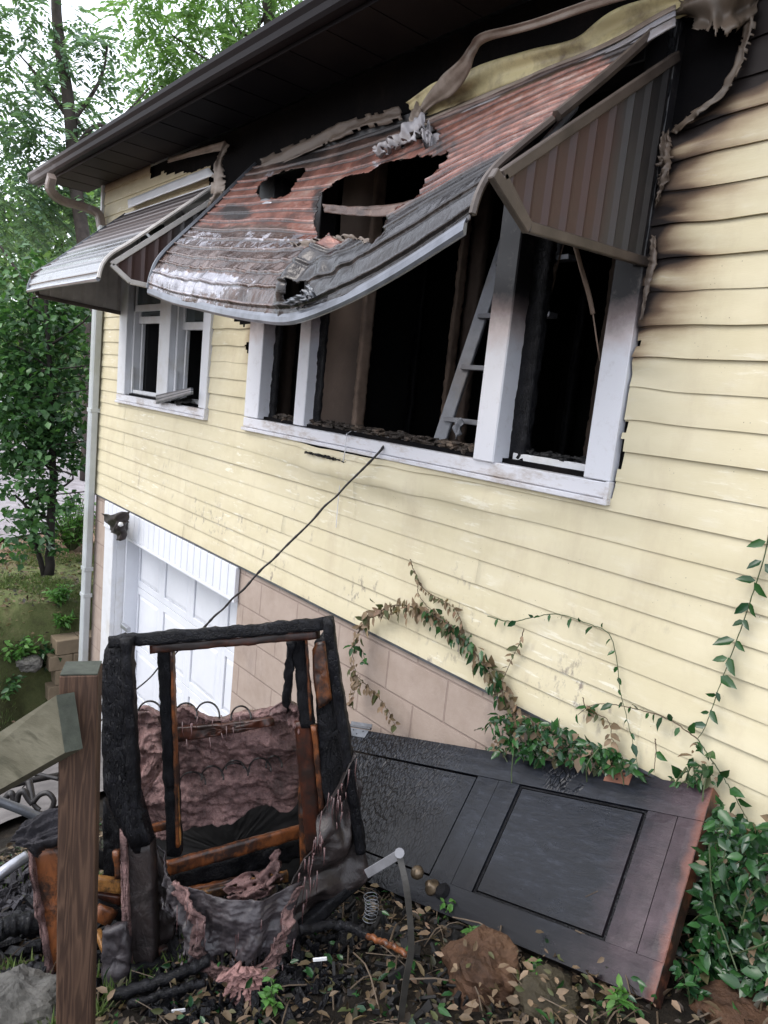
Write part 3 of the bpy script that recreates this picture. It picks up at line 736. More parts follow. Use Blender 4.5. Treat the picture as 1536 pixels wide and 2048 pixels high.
s.add([(XL, 0.1, 1.52), (XL, 5.9, 1.52), (XL, 3.2, 2.5), (XL+.1, 0.1, 1.52), (XL+.1, 5.9, 1.52), (XL+.1, 3.2, 2.5)], [(0,1,2), (5,4,3)])
s.build('gable', M['gutter'], H)
def sq_tube(pts, w_, t_, name, mat, side):
    s = MB(); P = [np.array(p, float) for p in pts]; V = []; Fc = []
    cs = [(-1, -.7), (-.7, -1), (.7, -1), (1, -.7), (1, .7), (.7, 1), (-.7, 1), (-1, .7)]
    for i, p in enumerate(P):
        a = P[min(i+1, len(P)-1)]-P[max(i-1, 0)]; a /= np.linalg.norm(a); u = np.array(side, float); u -= a*(a@u); u /= np.linalg.norm(u); v = np.cross(a, u)
        for c in cs: V.append(p+u*c[0]*w_/2+v*c[1]*t_/2)
    n = 8
    for i in range(len(P)-1):
        for k in range(n): Fc.append((i*n+k, i*n+(k+1) % n, (i+1)*n+(k+1) % n, (i+1)*n+k))
    Fc.append(tuple(range(n))); Fc.append(tuple((len(P)-1)*n+k for k in range(n)))
    s.add(V, Fc); return s.build(name, mat, H)
el = smooth_path([WY(104, 352, -.5), WY(101, 378, -.49), WY(122, 400, -.38), WY(170, 415, -.17), WY(196, 428, -.08), WY(203, 455, -.06)], 26)
sq_tube(el, .085, .06, 'downspout_elbow', M['downbrown'], (1, 0, .001))
a = WY(206, 452, -.055); dx = WY(196, 620, -.055)[0]
sq_tube([(a[0]-.0, -.055, a[2]), (dx-.01, -.055, .55), (dx-.03, -.055, -.3), (dx-.05, -.055, -1.2), (dx-.07, -.055, -3.25)], .095, .07, 'downspout', M['downspout'], (1, 0, 0))
for pz in (820, 1145, 1200):
    z_ = WY(185, pz, -.055)[2]; x_ = float(np.interp(z_, [-3.25, -1.2, -.3, .55], [dx-.07, dx-.05, dx-.03, dx-.01]))
    MB().bbox(x_-.052, x_+.052, -.094, -.012, z_-.018, z_+.018, .003).build('downspout_band', M['downspout'], H)
# ------------------------------------------------------------------ foundation and garage
GX0, GX1, GZ = -6.26, -3.875, -1.372
s = MB(); s.box(XL+.02, GX0, .008, .30, -3.6, -1.161); s.box(GX1, XR, .008, .30, -3.6, -1.161)
s.build('foundation', M['block'], H)
s = MB()
s.bbox(GX0-.01, GX0+.20, -.012, .03, -3.45, -1.17, .004)      # front casing
s.bbox(GX0+.14, GX0+.201, .03, .26, -3.45, -1.40, .003)
s.build('garage_jamb', M['white'], H)
MB().bbox(GX0+.204, GX0+.23, .10, .24, -3.44, -1.41, .003).build('garage_stop', M['garage'], H)
s = MB(); x = GX0-.01
while x < GX1:
    s.bbox(x+.0025, min(x+.098, GX1)-.0025, -.022, -.008, GZ, -1.165, .003); x += .1
s.box(GX0, GX1, -.009, .06, GZ+.004, -1.166)
s.bbox(GX0, GX1+.004, -.026, .05, GZ-.022, GZ-.001, .002); s.bbox(GX1-.002, GX1+.012, -.028, .0, GZ-.022, -1.166, .002)
s.build('lintel_panel', M['garage'], H)
def gdoor():
    s = MB(); X0, X1 = GX0+.2, GX1; y = .215; rh = .53; ztop = -1.38; nc = 4; cw = (X1-X0)/nc
    s.box(X0, X1, y+.02, y+.05, -3.45, ztop)
    for r in range(4):
        zt = ztop-r*rh; zb = zt-rh+.006
        fr = .055
        for c in range(nc):
            a, b = X0+c*cw, X0+(c+1)*cw
            ia, ib, ja, jb_ = a+fr, b-fr, zb+fr, zt-fr-.006
            s.bbox(a, ia, y, y+.022, zb, zt, .002); s.bbox(ib, b, y, y+.022, zb, zt, .002)
            s.bbox(ia, ib, y+.0005, y+.022, zb, ja, .002); s.bbox(ia, ib, y+.0005, y+.022, jb_, zt, .002)
            s.add([(ia+.004, y+.014, ja+.004), (ib-.004, y+.014, ja+.004), (ib-.004, y+.014, jb_-.004), (ia+.004, y+.014, jb_-.004), (ia+.035, y+.003, ja+.035), (ib-.035, y+.003, ja+.035), (ib-.035, y+.003, jb_-.035), (ia+.035, y+.003, jb_-.035)],
                  [(4,5,6,7), (0,1,5,4), (1,2,6,5), (2,3,7,6), (3,0,4,7)])
    return s.build('garage_door', M['garage'], H)
gdoor()
q = WY(253, 1254, -.02); s = MB(); s.bbox(q[0]-.06, q[0]+.08, -.05, -.013, q[2]-.02, q[2]+.02, .004); s.build('door_bracket', M['alu'], H)
# ------------------------------------------------------------------ peeled siding, flashing and melted trim
def rag(us, sd_):
    return lambda u, v, p: (.30*abs(nz(u*us, sd_))+.10*abs(nz(u*us*3, sd_+4))) < v < 1-(.34*abs(nz(u*us, sd_+7))+.12*abs(nz(u*us*3.3, sd_+2)))
def pxs(l, y):
    out = []
    for i, p in enumerate(l):
        yy = p[2] if len(p) > 2 else y
        out.append(WY(p[0], p[1], yy))
    return out
def yellow(name='peeled_siding', col=(.62, .54, .30)):
    b = NB(name); n = b.noise(6, 6, .7); col_ = b.mix(b.ramp(n, [(.45, 0.), (.72, .9)]), col, (.14, .10, .07))
    return b.done(col_, .5, b.bump(n, .006, .6))
M['peel'] = yellow(); M['peelwhite'] = yellow('scorched_channel', (.30, .245, .205)); M['peelgrey'] = yellow('smoked_flashing', (.30, .29, .31))
M['peeltan'] = yellow('melted_vinyl', (.13, .10, .08)); M['peelsoot'] = yellow('sooted_vinyl', (.10, .078, .06))
wav = lambda s_, a: (lambda u, v, p: a*nz(u*s_, v*2.2, p[0]*3)+a*.5*math.sin(v*9+u*5))
o = patch('peeled_siding', pxs([(812, 205, -.05), (868, 165, -.10), (905, 160, -.10), (960, 130, -.09), (1060, 100, -.07), (1150, 78, -.06), (1235, 20, -.05), (1400, -25, -.05)], 0), pxs([(830, 232, -.03), (880, 228, -.04), (925, 205, -.05), (1000, 178, -.05), (1090, 145, -.05), (1180, 118, -.04), (1260, 78, -.04), (1420, 10, -.04)], 0), 80, 10, M['peel'], H, wav(9, .012))
o = patch('peeled_channel', pxs([(1260, -30, -.16), (1180, -2, -.17), (1060, 40, -.18), (962, 66, -.2), (938, 92, -.2), (918, 120, -.2), (880, 155, -.15), (850, 195, -.1), (838, 215, -.06)], 0), pxs([(1280, -8, -.14), (1190, 18, -.15), (1075, 56, -.16), (975, 84, -.17), (952, 108, -.17), (938, 145, -.16), (905, 190, -.12), (868, 210, -.08), (842, 232, -.05)], 0), 70, 6, M['peelwhite'], H, wav(12, .006))
for k, (dy, mt, wd_) in enumerate(((0, 'peelwhite', 12), (17, 'peelgrey', 13), (36, 'peelgrey', 24))):
    patch('flashing', pxs([(800, 262+dy, -.055-.035*k), (900, 218+dy, -.065-.035*k), (1060, 150+dy*.95, -.065-.035*k), (1200, 92+dy*.85, -.065-.035*k), (1352, 12+dy*.7, -.065-.035*k)], 0),
          pxs([(800, 262+dy+wd_, -.055-.035*k), (900, 218+dy+wd_, -.075-.04*k), (1060, 150+dy*.95+wd_, -.075-.04*k), (1200, 92+dy*.85+wd_*.8, -.075-.04*k), (1352, 12+dy*.7+wd_*.6, -.075-.04*k)], 0), 60, 4, M[mt], H, wav(8, .004))
patch('flashing', pxs([(520, 318), (620, 272), (700, 240), (800, 215)], -.03), pxs([(530, 345), (630, 300), (710, 266), (805, 240)], -.045), 50, 6, M['peeltan'], H, wav(14, .012), keep=rag(14, 3))
patch('melted_trim', pxs([(1356, 0, -.06), (1400, -30, -.09), (1450, -40, -.1), (1500, -30, -.05), (1530, -20, -.03)], 0), pxs([(1362, 40, -.03), (1400, 62, -.1), (1440, 80, -.09), (1475, 62, -.05), (1500, 40, -.02)], 0), 60, 24, M['peelsoot'], H, wav(7, .03), keep=rag(9, 1), th=.002)
patch('melted_trim', pxs([(1322, 265, -.04), (1318, 320, -.05), (1316, 370, -.04), (1306, 420, -.03)], 0), pxs([(1340, 260, -.02), (1342, 300, -.05), (1334, 350, -.05), (1318, 400, -.03)], 0), 40, 8, M['peeltan'], H, wav(16, .02), keep=rag(12, 6))
patch('melted_trim', pxs([(1338, 262, -.02), (1385, 222, -.03), (1432, 186, -.03), (1464, 134, -.035), (1484, 84, -.03), (1494, 30, -.03)], 0), pxs([(1350, 268, -.03), (1398, 230, -.045), (1448, 196, -.045), (1482, 142, -.05), (1500, 90, -.045), (1512, 34, -.04)], 0), 60, 6, M['peelsoot'], H, wav(14, .008), keep=rag(16, 1), th=.002)
# torn strip hanging at the right end of the small awning, scorched boards over it
patch('peeled_siding', pxs([(448, 282, -.07), (432, 318, -.10), (424, 352, -.12), (420, 392, -.12), (412, 418, -.08)], 0), pxs([(460, 290, -.04), (446, 322, -.06), (450, 350, -.08), (448, 380, -.10), (428, 410, -.08)], 0), 50, 8, M['peelwhite'], H, wav(14, .012), keep=rag(10, 2))
patch('peeled_siding', pxs([(340, 316, -.03), (400, 296, -.05), (452, 282, -.06)], 0), pxs([(336, 326, -.03), (400, 310, -.04), (450, 300, -.05)], 0), 30, 4, M['peelwhite'], H, wav(10, .008))
patch('flashing', pxs([(256, 400), (340, 366), (418, 336)], -.03), pxs([(257, 417), (340, 384), (430, 350)], -.06), 20, 4, M['white'], H, wav(6, .002))
# ragged curl at the window's right trim
patch('melted_trim', pxs([(1302, 470, -.03), (1300, 520, -.04), (1288, 570, -.05), (1280, 640, -.04)], 0), pxs([(1312, 472, -.03), (1308, 520, -.05), (1298, 572, -.05), (1285, 640, -.035)], 0), 40, 4, M['peeltan'], H, wav(20, .01))
# ------------------------------------------------------------------ awnings
def gauss(px, py, cx, cy, sx, sy): return math.exp(-((px-cx)/sx)**2-((py-cy)/sy)**2)
HOLES = [
 [(512,385),(517,365),(545,350),(580,338),(612,335),(600,356),(588,372),(580,388),(560,394),(536,402),(520,398)],
 [(622,440),(632,408),(640,385),(668,362),(700,350),(735,345),(760,330),(800,316),(850,312),(898,308),(890,332),(868,352),(848,366),(835,388),(818,408),(795,412),(775,432),(765,462),(742,486),(716,480),(700,474),(672,480),(650,474),(628,468)],
 [(748,300),(790,276),(800,268),(838,236),(882,268),(872,290),(850,300),(846,282),(820,278),(806,300),(786,290)],
 [(586,568),(612,564),(622,574),(612,590),(586,604),(572,600)]]
def grid_surface(cols, n):
    """cols: list of (X, [(y,z)...]) -> function (u,v) on a smooth surface"""
    m = 90; C_ = []
    for X, prof in cols:
        P_ = np.array(smooth_path([(X, a, b) for a, b in prof], 240)); ds = np.r_[0, np.cumsum(np.linalg.norm(np.diff(P_, axis=0), axis=1))]; q = np.linspace(0, ds[-1], m+1)
        C_.append(np.stack([np.interp(q, ds, P_[:, k]) for k in range(3)], 1))
    C_ = np.array(C_)
    rows = [smooth_path(C_[:, j], n) for j in range(m+1)]
    return np.array(rows)          # (m+1, n+1, 3)
def awning_canopy(cols, nx, nv, slats, amp, mat, parent, attrf, holes, name='canopy', uneven=.0, th=.0025, crump=None):
    Rw = grid_surface(cols, nx); m = Rw.shape[0]-1
    G = np.zeros((nx+1, nv+1, 3))
    for j in range(nv+1):
        t = j/nv*m; k = min(int(t), m-1); f = t-k
        G[:, j] = Rw[k]*(1-f)+Rw[k+1]*f
    gu = np.gradient(G, axis=0); gv = np.gradient(G, axis=1); N = np.cross(gu, gv); N /= np.linalg.norm(N, axis=2, keepdims=True)+1e-9
    if N[nx//2, nv//2, 2] < 0: N = -N
    base = G.copy()
    for i in range(nx+1):
        for j in range(nv+1):
            v = j/nv*slats; f = v-math.floor(v)
            rid = math.exp(-((f-.5)/.06)**2)-.55*math.exp(-((f-.64)/.06)**2)
            p = base[i, j]; d = amp*rid+uneven*fbm(p[0]*2.4, p[2]*3.2, p[1]*3, 3)
            if crump: d += crump(i/nx, j/nv, p)
            G[i, j] = base[i, j]+N[i, j]*d
    idx = -np.ones((nx+1, nv+1), int); V = []; A = {k: [] for k in ('red', 'pale', 'soot', 'gloss', 'seam')}; NV = []
    keep = set()
    for i in range(nx):
        for j in range(nv):
            p = (base[i, j]+base[i+1, j+1])/2; q = proj(p)
            jx = 4*fbm(p[0]*14, p[2]*14, 2, 4); jy = 4*fbm(p[0]*14, p[2]*14, 8, 4)
            if any(inpoly(q[0]+jx, q[1]+jy, h) for h in holes): continue
            keep.add((i, j))
    for (i, j) in keep:
        for a, b in ((i, j), (i+1, j), (i+1, j+1), (i, j+1)):
            if idx[a, b] < 0:
                idx[a, b] = len(V); V.append(G[a, b]); NV.append(N[a, b]); r = attrf(a/nx, b/nv, *proj(base[a, b]))
                for k, x in zip(('red', 'pale', 'soot', 'gloss'), r): A[k].append(x)
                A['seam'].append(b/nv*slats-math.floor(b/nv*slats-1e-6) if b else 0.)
    nV = len(V); Fc = [(idx[i, j], idx[i+1, j], idx[i+1, j+1], idx[i, j+1]) for i, j in keep]
    back = [tuple(k+nV for k in f[::-1]) for f in Fc]; side = []
    for (i, j) in keep:
        for (di, dj, a, b) in ((-1, 0, (i, j+1), (i, j)), (1, 0, (i+1, j), (i+1, j+1)), (0, -1, (i, j), (i+1, j)), (0, 1, (i+1, j+1), (i, j+1))):
            if (i+di, j+dj) not in keep: side.append((idx[b], idx[a], idx[a]+nV, idx[b]+nV))
    V = V+[V[k]-NV[k]*th for k in range(nV)]
    A = {k: x+x for k, x in A.items()}
    return mk(name, V, Fc+back+side, mat, parent, True, A), base
A1 = empty('awning', (-2.7, 0, .45), 'large burned aluminium awning with torn holes, sagging over the wide window', 'awning')
cols = [(-3.99, [(-.01, 1.257), (-.28, .945), (-.50, .70), (-.575, .60), (-.605, .52), (-.62, .443)]),
        (-3.6, [(-.01, 1.245), (-.28, .90), (-.51, .64), (-.60, .53), (-.64, .45), (-.645, .375)]),
        (-3.25, [(-.01, 1.235), (-.28, .87), (-.52, .60), (-.62, .485), (-.66, .41), (-.668, .333)]),
        (-2.9, [(-.01, 1.23), (-.28, .84), (-.54, .56), (-.65, .44), (-.69, .36), (-.70, .292)]),
        (-2.6, [(-.01, 1.235), (-.28, .84), (-.55, .55), (-.665, .42), (-.71, .335), (-.72, .264)]),
        (-2.3, [(-.01, 1.245), (-.29, .875), (-.57, .57), (-.69, .44), (-.74, .335), (-.75, .25)]),
        (-2.0, [(-.01, 1.255), (-.30, .93), (-.60, .62), (-.71, .48), (-.755, .38), (-.765, .297)]),
        (-1.7, [(-.01, 1.265), (-.31, .965), (-.63, .655), (-.735, .545), (-.775, .455), (-.785, .372)]),
        (-1.384, [(-.01, 1.274), (-.32, .985), (-.66, .69), (-.750, .605), (-.79, .54), (-.807, .472)])]
def attr1(u, v, px, py):
    red = .10+.62*sstep(.10, .2, v)*sstep(.58+.22*sstep(.3, .6, u), .50+.22*sstep(.3, .6, u), v)+.35*gauss(px, py, 1020, 260, 190, 90)
    pale = .50*sstep(.54, .60, v)*sstep(.74, .68, v)*sstep(.62, .45, u)+.50*gauss(px, py, 400, 560, 90, 22)+.48*sstep(.84, .88, v)*sstep(.6, .3, u)+.45*sstep(.8, .84, v)*sstep(.5, .2, u)*0+.5*gauss(px, py, 880, 185, 70, 26)+.45*gauss(px, py, 720, 520, 60, 50)+.42*gauss(px, py, 760, 330, 70, 18)+.5*gauss(px, py, 560, 350, 60, 20)
    soot = .9*gauss(px, py, 470, 425, 40, 20)+.95*gauss(px, py, 570, 312, 90, 22)+1.1*gauss(px, py, 1290, 90, 110, 50)+.9*sstep(.12, .02, v)*sstep(.2, .5, u)+.6*sstep(.05, 0, v)+.9*gauss(px, py, 636, 420, 16, 60)+.6*gauss(px, py, 880, 290, 50, 50)
    soot += 1.1*sstep(.74, .80, v)*sstep(.50, .62, u)
    gloss = .1+.9*sstep(.50, .68, v)
    return red, pale, soot, gloss
def crump1(u, v, p):
    q = proj(p)
    d = .03*gauss(q[0], q[1], 640, 540, 60, 40)*nz(p[0]*14, p[2]*12)+.014*sstep(.6, .9, v)*sstep(.85, .35, u)*nz(p[0]*9, p[2]*7, 3)
    d += .045*math.exp(-((p[0]+2.36+.25*(v-.8))/.05)**2)*sstep(.55, .7, v)*sstep(1., .9, v)
    d += -.03*gauss(q[0], q[1], 640, 460, 50, 40)
    d += .007*abs(nz(p[0]*16, v*9, 1))*sstep(.70, .8, v)*sstep(.8, .6, u)-.006*abs(nz(p[0]*30, v*14, 5))*sstep(.74, .85, v)*sstep(.8, .5, u)
    return d
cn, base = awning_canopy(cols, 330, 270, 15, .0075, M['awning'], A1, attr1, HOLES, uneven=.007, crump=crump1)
nx_, nv_ = base.shape[0]-1, base.shape[1]-1
s = MB(); s.tube([base[0, j]+[-.004, 0, .004] for j in range(0, nv_+1, 5)], .013, 6); s.build('side_rail', M['aludark'], A1)
s = MB(); s.tube([base[nx_, j]+[.004, 0, .002] for j in range(0, int(nv_*.62), 6)], .016, 6); s.tube([base[nx_, j]+[.004, 0, .002] for j in range(int(nv_*.62), nv_+1, 4)], .011, 6); s.build('side_rail', M['tubebrown'], A1)
s = MB()
lip = [base[i, nv_] for i in range(0, nx_+1, 4)]
V = []; Fc = []
pr = [(.0, .012), (-.006, .0), (-.008, -.020), (-.003, -.030), (.006, -.030), (.006, .012)]
for p in lip:
    for a, b in pr: V.append(p+np.array([0, a, b]))
for i in range(len(lip)-1):
    for k in range(6): Fc.append((i*6+k, i*6+(k+1) % 6, (i+1)*6+(k+1) % 6, (i+1)*6+k))
Fc += [tuple(range(6)), tuple((len(lip)-1)*6+k for k in range(6))]
M['lip'] = simple('smoky_aluminium', (.20, .21, .24), .28, .45, 10, .0015, 40, .5, .6)
s.add(V, Fc); s.build('front_rail', M['lip'], A1)
# batten that still bridges the largest hole, and torn metal curls along its rim
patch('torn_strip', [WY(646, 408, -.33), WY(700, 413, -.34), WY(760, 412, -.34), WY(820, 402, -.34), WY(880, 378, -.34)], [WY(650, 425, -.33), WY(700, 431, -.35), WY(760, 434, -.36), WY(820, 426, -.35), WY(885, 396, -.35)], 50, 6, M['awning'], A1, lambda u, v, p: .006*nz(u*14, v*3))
patch('torn_strip', [WY(580, 487, -.50), WY(640, 474, -.48), WY(690, 472, -.47), WY(740, 486, -.47)], [WY(600, 494, -.53), WY(645, 500, -.52), WY(690, 496, -.5), WY(735, 494, -.5)], 50, 8, M['peeltan'], A1, wav(16, .02), keep=lambda u, v, p: nz(u*12, v*5, 8) > -.3)
patch('torn_strip', [WY(745, 296, -.17), WY(790, 268, -.16), WY(838, 232, -.13), WY(860, 252, -.14)], [WY(752, 312, -.20), WY(795, 296, -.22), WY(845, 282, -.21), WY(868, 290, -.19)], 60, 12, M['peelgrey'], A1, wav(15, .03), keep=lambda u, v, p: nz(u*9, v*5, 4) > -.12)
patch('torn_strip', [WY(832, 205, -.06), WY(820, 240, -.10), WY(800, 275, -.15)], [WY(846, 212, -.05), WY(838, 246, -.10), WY(822, 272, -.14)], 30, 6, M['peelwhite'], A1, wav(12, .012))
patch('torn_strip', [WY(570, 600, -.76), WY(600, 588, -.78), WY(622, 572, -.77)], [WY(580, 612, -.765), WY(610, 604, -.79), WY(630, 586, -.78)], 30, 6, M['aludark'], A1, wav(16, .016), keep=lambda u, v, p: nz(u*9, v*5, 2) > -.3)
patch('torn_strip', [WY(522, 401, -.24), WY(532, 398, -.25), WY(545, 400, -.25)], [WY(524, 412, -.26), WY(534, 414, -.27), WY(544, 406, -.26)], 8, 4, M['alu'], A1)
def wing(parent, X, poly, nsl, mat, tmat, facing=1, tube_r=.014, tubes=((0, 1), (1, 2), (2, 3))):
    """vertical slatted side wing in the plane x = X; poly = [(y,z)..] wall top, elbow, low outer, wall bottom"""
    (ya, za), (ye, ze), (yl, zl), (yb, zb) = poly
    y0 = min(ye, yl); V = []; Fc = []; n = nsl*8
    def top(y): return za+(ze-za)*(y-ya)/(ye-ya) if y >= ye else ze
    def bot(y): return zb+(zl-zb)*(y-yb)/(yl-yb) if y >= yl else zl+(ze-zl)*(y-yl)/(ye-yl)
    for i in range(n+1):
        y = ya+(y0-ya)*i/n; f = (i % 8)/8
        off = .010*math.exp(-((f-.5)/.16)**2)
        t, b = top(y), max(bot(y), -9)
        b = min(b, t)
        V += [(X+off, y, b), (X+off, y, t), (X+off-.003, y, b), (X+off-.003, y, t)]
    for i in range(n):
        a, c = i*4, (i+1)*4
        Fc += [(a, c, c+1, a+1), (a+2, a+3, c+3, c+2), (a, a+2, c+2, c), (a+1, c+1, c+3, a+3)]
    o = mk('side_wing', V, Fc, mat, parent)
    for a, b in tubes:
        s = MB(); s.beam((X+.004, *poly[a]), (X+.004, *poly[b]), .03, .022, (0, 1, 1), .003); s.build('wing_tube', tmat, parent)
    return o
wing(A1, -1.345, [(-.02, 1.135), (-.755, .587), (-.627, .490), (-.0, .515)], 9, M['slat'], M['tubebrown'])
s = MB(); p0 = WX(985, 345, -1.335); p1 = WX(1056, 458, -1.335); s.beam(p0, p1, .034, .022, (0, 1, .5), .003); s.build('wing_tube', M['tubebrown'], A1)
s = MB(); s.beam((-1.36, -.015, 1.24), (-1.36, -.02, .50), .05, .03, (0, 1, 0), 0, .006, 1, 2); s.build('wall_rail', M['char'], A1)
s = MB(); q0 = WX(1000, 340, -1.42); q1 = WX(1085, 290, -1.42); s.add([q0, q1, WX(1080, 318, -1.42), WX(1030, 352, -1.42)], [(0, 1, 2, 3)]); s.tube([WX(1085, 290, -1.42), WX(1150, 215, -1.45)], .012, 6)
s.build('torn_bracket', M['alu'], A1)
# hanging support rod and wires
s = MB(); s.tube(smooth_path([WY(1150, 490, -.10), WY(1165, 545, -.06), WY(1178, 590, -.04), WY(1186, 628, -.03)], 8), [.008]*9, 6); s.tube(smooth_path([WY(1186, 628, -.03), WY(1192, 670, -.02), WY(1200, 722, 0.01)], 6), .003, 5)
s.build('support_rod', M['tan'], A1)
s = MB(); s.tube(smooth_path([WY(1098, 480, .15), WY(1110, 540, .15), WY(1104, 575, .15), WY(1092, 610, .15)], 14), .006, 6); s.tube(smooth_path([WY(1130, 480, .12), WY(1105, 560, .12)], 5), .004, 5); tag(s.build('hanging_wire', M['tan']), 'scorched wire loop hanging inside the right bay of the wide window', 'wire')
# small awning
A2 = empty('awning', (-5.3, 0, .5), 'small weathered aluminium awning with a rounded front edge over the paired sash window', 'awning')
def prof2(o): return [(-.01, 1.225), (-.30, .97), (-.56+o, .745), (-.66+o, .665), (-.715+o, .59), (-.735+o, .51)]
def attr2(u, v, px, py):
    return 0, .15+.8*sstep(.42, .75, v), .0, sstep(.5, .8, v)
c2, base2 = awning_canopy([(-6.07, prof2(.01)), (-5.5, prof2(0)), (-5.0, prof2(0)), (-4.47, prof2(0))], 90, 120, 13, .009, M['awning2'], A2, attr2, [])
nx_, nv_ = base2.shape[0]-1, base2.shape[1]-1
for e, sg in ((0, -1), (nx_, 1)):
    s = MB(); s.tube([base2[e, j]+[sg*.006, 0, 0] for j in range(0, nv_+1, 5)], .012, 6); s.build('side_rail', M['slatgrey'] if e else M['aludark'], A2)
s = MB(); s.tube([base2[i, nv_]+[0, 0, -.008] for i in range(0, nx_+1, 10)], .014, 6); s.build('front_rail', M['alu'], A2)
wing(A2, -4.48, [(-.02, 1.13), (-.66, .60), (-.545, .52), (-.0, .50)], 8, M['slat'], M['slatgrey'])
wing(A2, -6.06, [(-.02, 1.13), (-.70, .62), (-.66, .475), (-.0, .44)], 8, M['slatgrey'], M['tubebrown'])
# ------------------------------------------------------------------ debris on the sills, strings, cable, ladder, lamp
def flakes(name, pts, n, sz, mat, label, cat='debris', spread=.03, up=.012):
    s = MB(); P = [np.array(p) for p in pts]
    for _ in range(n):
        t = random.random()*(len(P)-1); k = min(int(t), len(P)-2); p = P[k]*(1-(t-k))+P[k+1]*(t-k)
        p = p+np.array([random.gauss(0, spread), random.gauss(0, spread*.5), random.random()*up])
        a = random.random()*math.pi; r = sz*random.uniform(.3, 1.2); tl = random.uniform(-.6, .6)
        ax = np.array([math.cos(a), math.sin(a)*math.cos(tl), math.sin(tl)*.8]); ay = np.cross(ax, (0, 0, 1.)); ay /= np.linalg.norm(ay); az = np.cross(ax, ay); az /= np.linalg.norm(az); ax /= np.linalg.norm(ax)
        s.obb(p, np.array([ax, ay, az]), np.array([r, r*random.uniform(.3, .9), r*random.uniform(.08, .3)]), .001)
    o = s.build(name, mat); tag(o, label, cat); o['kind'] = 'stuff'; return o
zs = -.215+.012
flakes('debris', [(-3.66, .06, zs), (-3.2, .06, zs), (-2.6, .05, zs+.004), (-2.0, .05, zs)], 520, .022, M['debris'], 'charred flakes and ash heaped along the sill of the wide window', spread=.03, up=.03)
flakes('debris', [(-1.82, .09, zs), (-1.48, .09, zs)], 150, .022, M['soot'], 'black ash heaped in the right bay of the wide window', spread=.03, up=.045)
flakes('debris', [WY(608, 905, -.045), WY(640, 912, -.05), WY(690, 926, -.045)], 60, .012, M['soot'], 'black ash caught in the bulging siding under the wide window', spread=.012, up=.008)
s = MB(); s.tube(smooth_path([WY(693, 868, -.045), WY(690, 900, -.05), WY(682, 950, -.03), WY(676, 1005, -.025), WY(672, 1055, -.024)], 20), .0025, 5); s.tube([WY(693, 868, -.045), WY(702, 862, .02)], .0025, 5)
tag(s.build('cord', M['white']), 'thin white blind cord dangling from the sill over the siding', 'cord')
end = Q(45, 1575, 4.3)
cab = [WY(770, 888, -.01), WY(762, 900, -.05)]; p0 = cab[1]
for i in range(1, 41):
    t = i/40; p = p0*(1-t)+end*t; p = p+np.array([0, 0, -.06*math.sin(math.pi*t)]); cab.append(p)
cab = smooth_path([p+np.array([.010*nz(i*.9, 2), 0, .012*nz(i*.8, 5)])*(1 if i > 1 else 0) for i, p in enumerate(cab)], 160)
rr = [.0042 if i > 72 else .005+.005*abs(nz(i*.45)) for i in range(len(cab))]
tag(MB().tube(cab, rr, 7).build('cable', M['wire']), 'long charred cable stretched from the wide window sill down to the ground', 'cable')
LD = empty('ladder', (-2.4, .35, -1), 'aluminium step ladder standing inside the wide window beside the post', 'ladder')
l0, l1 = WY(879, 885, .32), WY(1030, 430, .62)
dr = (l1-l0)/np.linalg.norm(l1-l0); l00 = l0-dr*.9
off = np.array([.40, .03, 0])
for k, (a, b) in enumerate(((l00, l1), (l00+off+[.05, 0, 0], l1+off*.72))):
    s = MB(); s.beam(a, b, .075, .022, (1, .2, 0), .004); s.build('rail', M['ladder'], LD)
for py in (838, 733, 629, 522, 450):
    t = (WY(900, py, .4)[2]-l0[2])/(l1[2]-l0[2]); a = l0+(l1-l0)*t
    s = MB(); s.bbox(a[0], a[0]+.44, a[1]-.03, a[1]+.035, a[2]-.012, a[2]+.012, .003); s.build('rung', M['ladder'], LD)
s = MB(); s.beam(WY(958, 890, .5), WY(1010, 640, .75), .04, .02, (1, 0, 0), .003); s.build('back_leg', M['ladder'], LD)
patch('rag', [WY(908, 838, .28), WY(925, 836, .28)], [WY(912, 880, .26), WY(922, 868, .26)], 8, 12, M['ladder'], LD, wav(5, .02))
# broken lamp by the garage
LM = empty('wall_lamp', WY(240, 1062, -.02), 'crumpled dark floodlight melted above the left garage casing', 'lamp')
cx = WY(236, 1045, -.10)
patch('housing', [WY(206, 1026, -.10), WY(222, 1030, -.16), WY(240, 1024, -.17), WY(258, 1022, -.10)], [WY(222, 1058, -.10), WY(232, 1064, -.15), WY(240, 1052, -.15), WY(258, 1040, -.09)], 18, 10, M['fabdark'], LM, wav(7, .02), th=.012)
patch('housing', [WY(222, 1052, -.14), WY(238, 1046, -.17), WY(256, 1040, -.10)], [WY(236, 1074, -.10), WY(244, 1078, -.12), WY(248, 1066, -.08)], 14, 10, M['fabdark'], LM, wav(6, .02), th=.012)
s = MB(); s.tube([cx+[0, .10, 0], cx+[0, .0, 0]], .02, 8); s.build('mount', M['aludark'], LM)
s = MB(); c = WY(240, 1048, -.17); s.tube([c+[0, .02, 0], c+[0, .0, -.004], c+[.004, -.012, -.006]], [.016, .02, .008], 10); s.build('bulb', M['white'], LM, True)
LV = empty('slat_bundle', WY(348, 800, -.03), 'bundle of loose aluminium slats lying across the sill of the paired sash window', 'slats')
for k in range(5):
    a = WY(314, 806-k*3.5, -.06+.01*k); b = WY(384, 786-k*2.2, -.10+.02*k); s = MB(); s.beam(a, b, .014, .02, (0, 0, 1), .002); s.build('slat', M['alu'] if k % 2 else M['aludark'], LV)
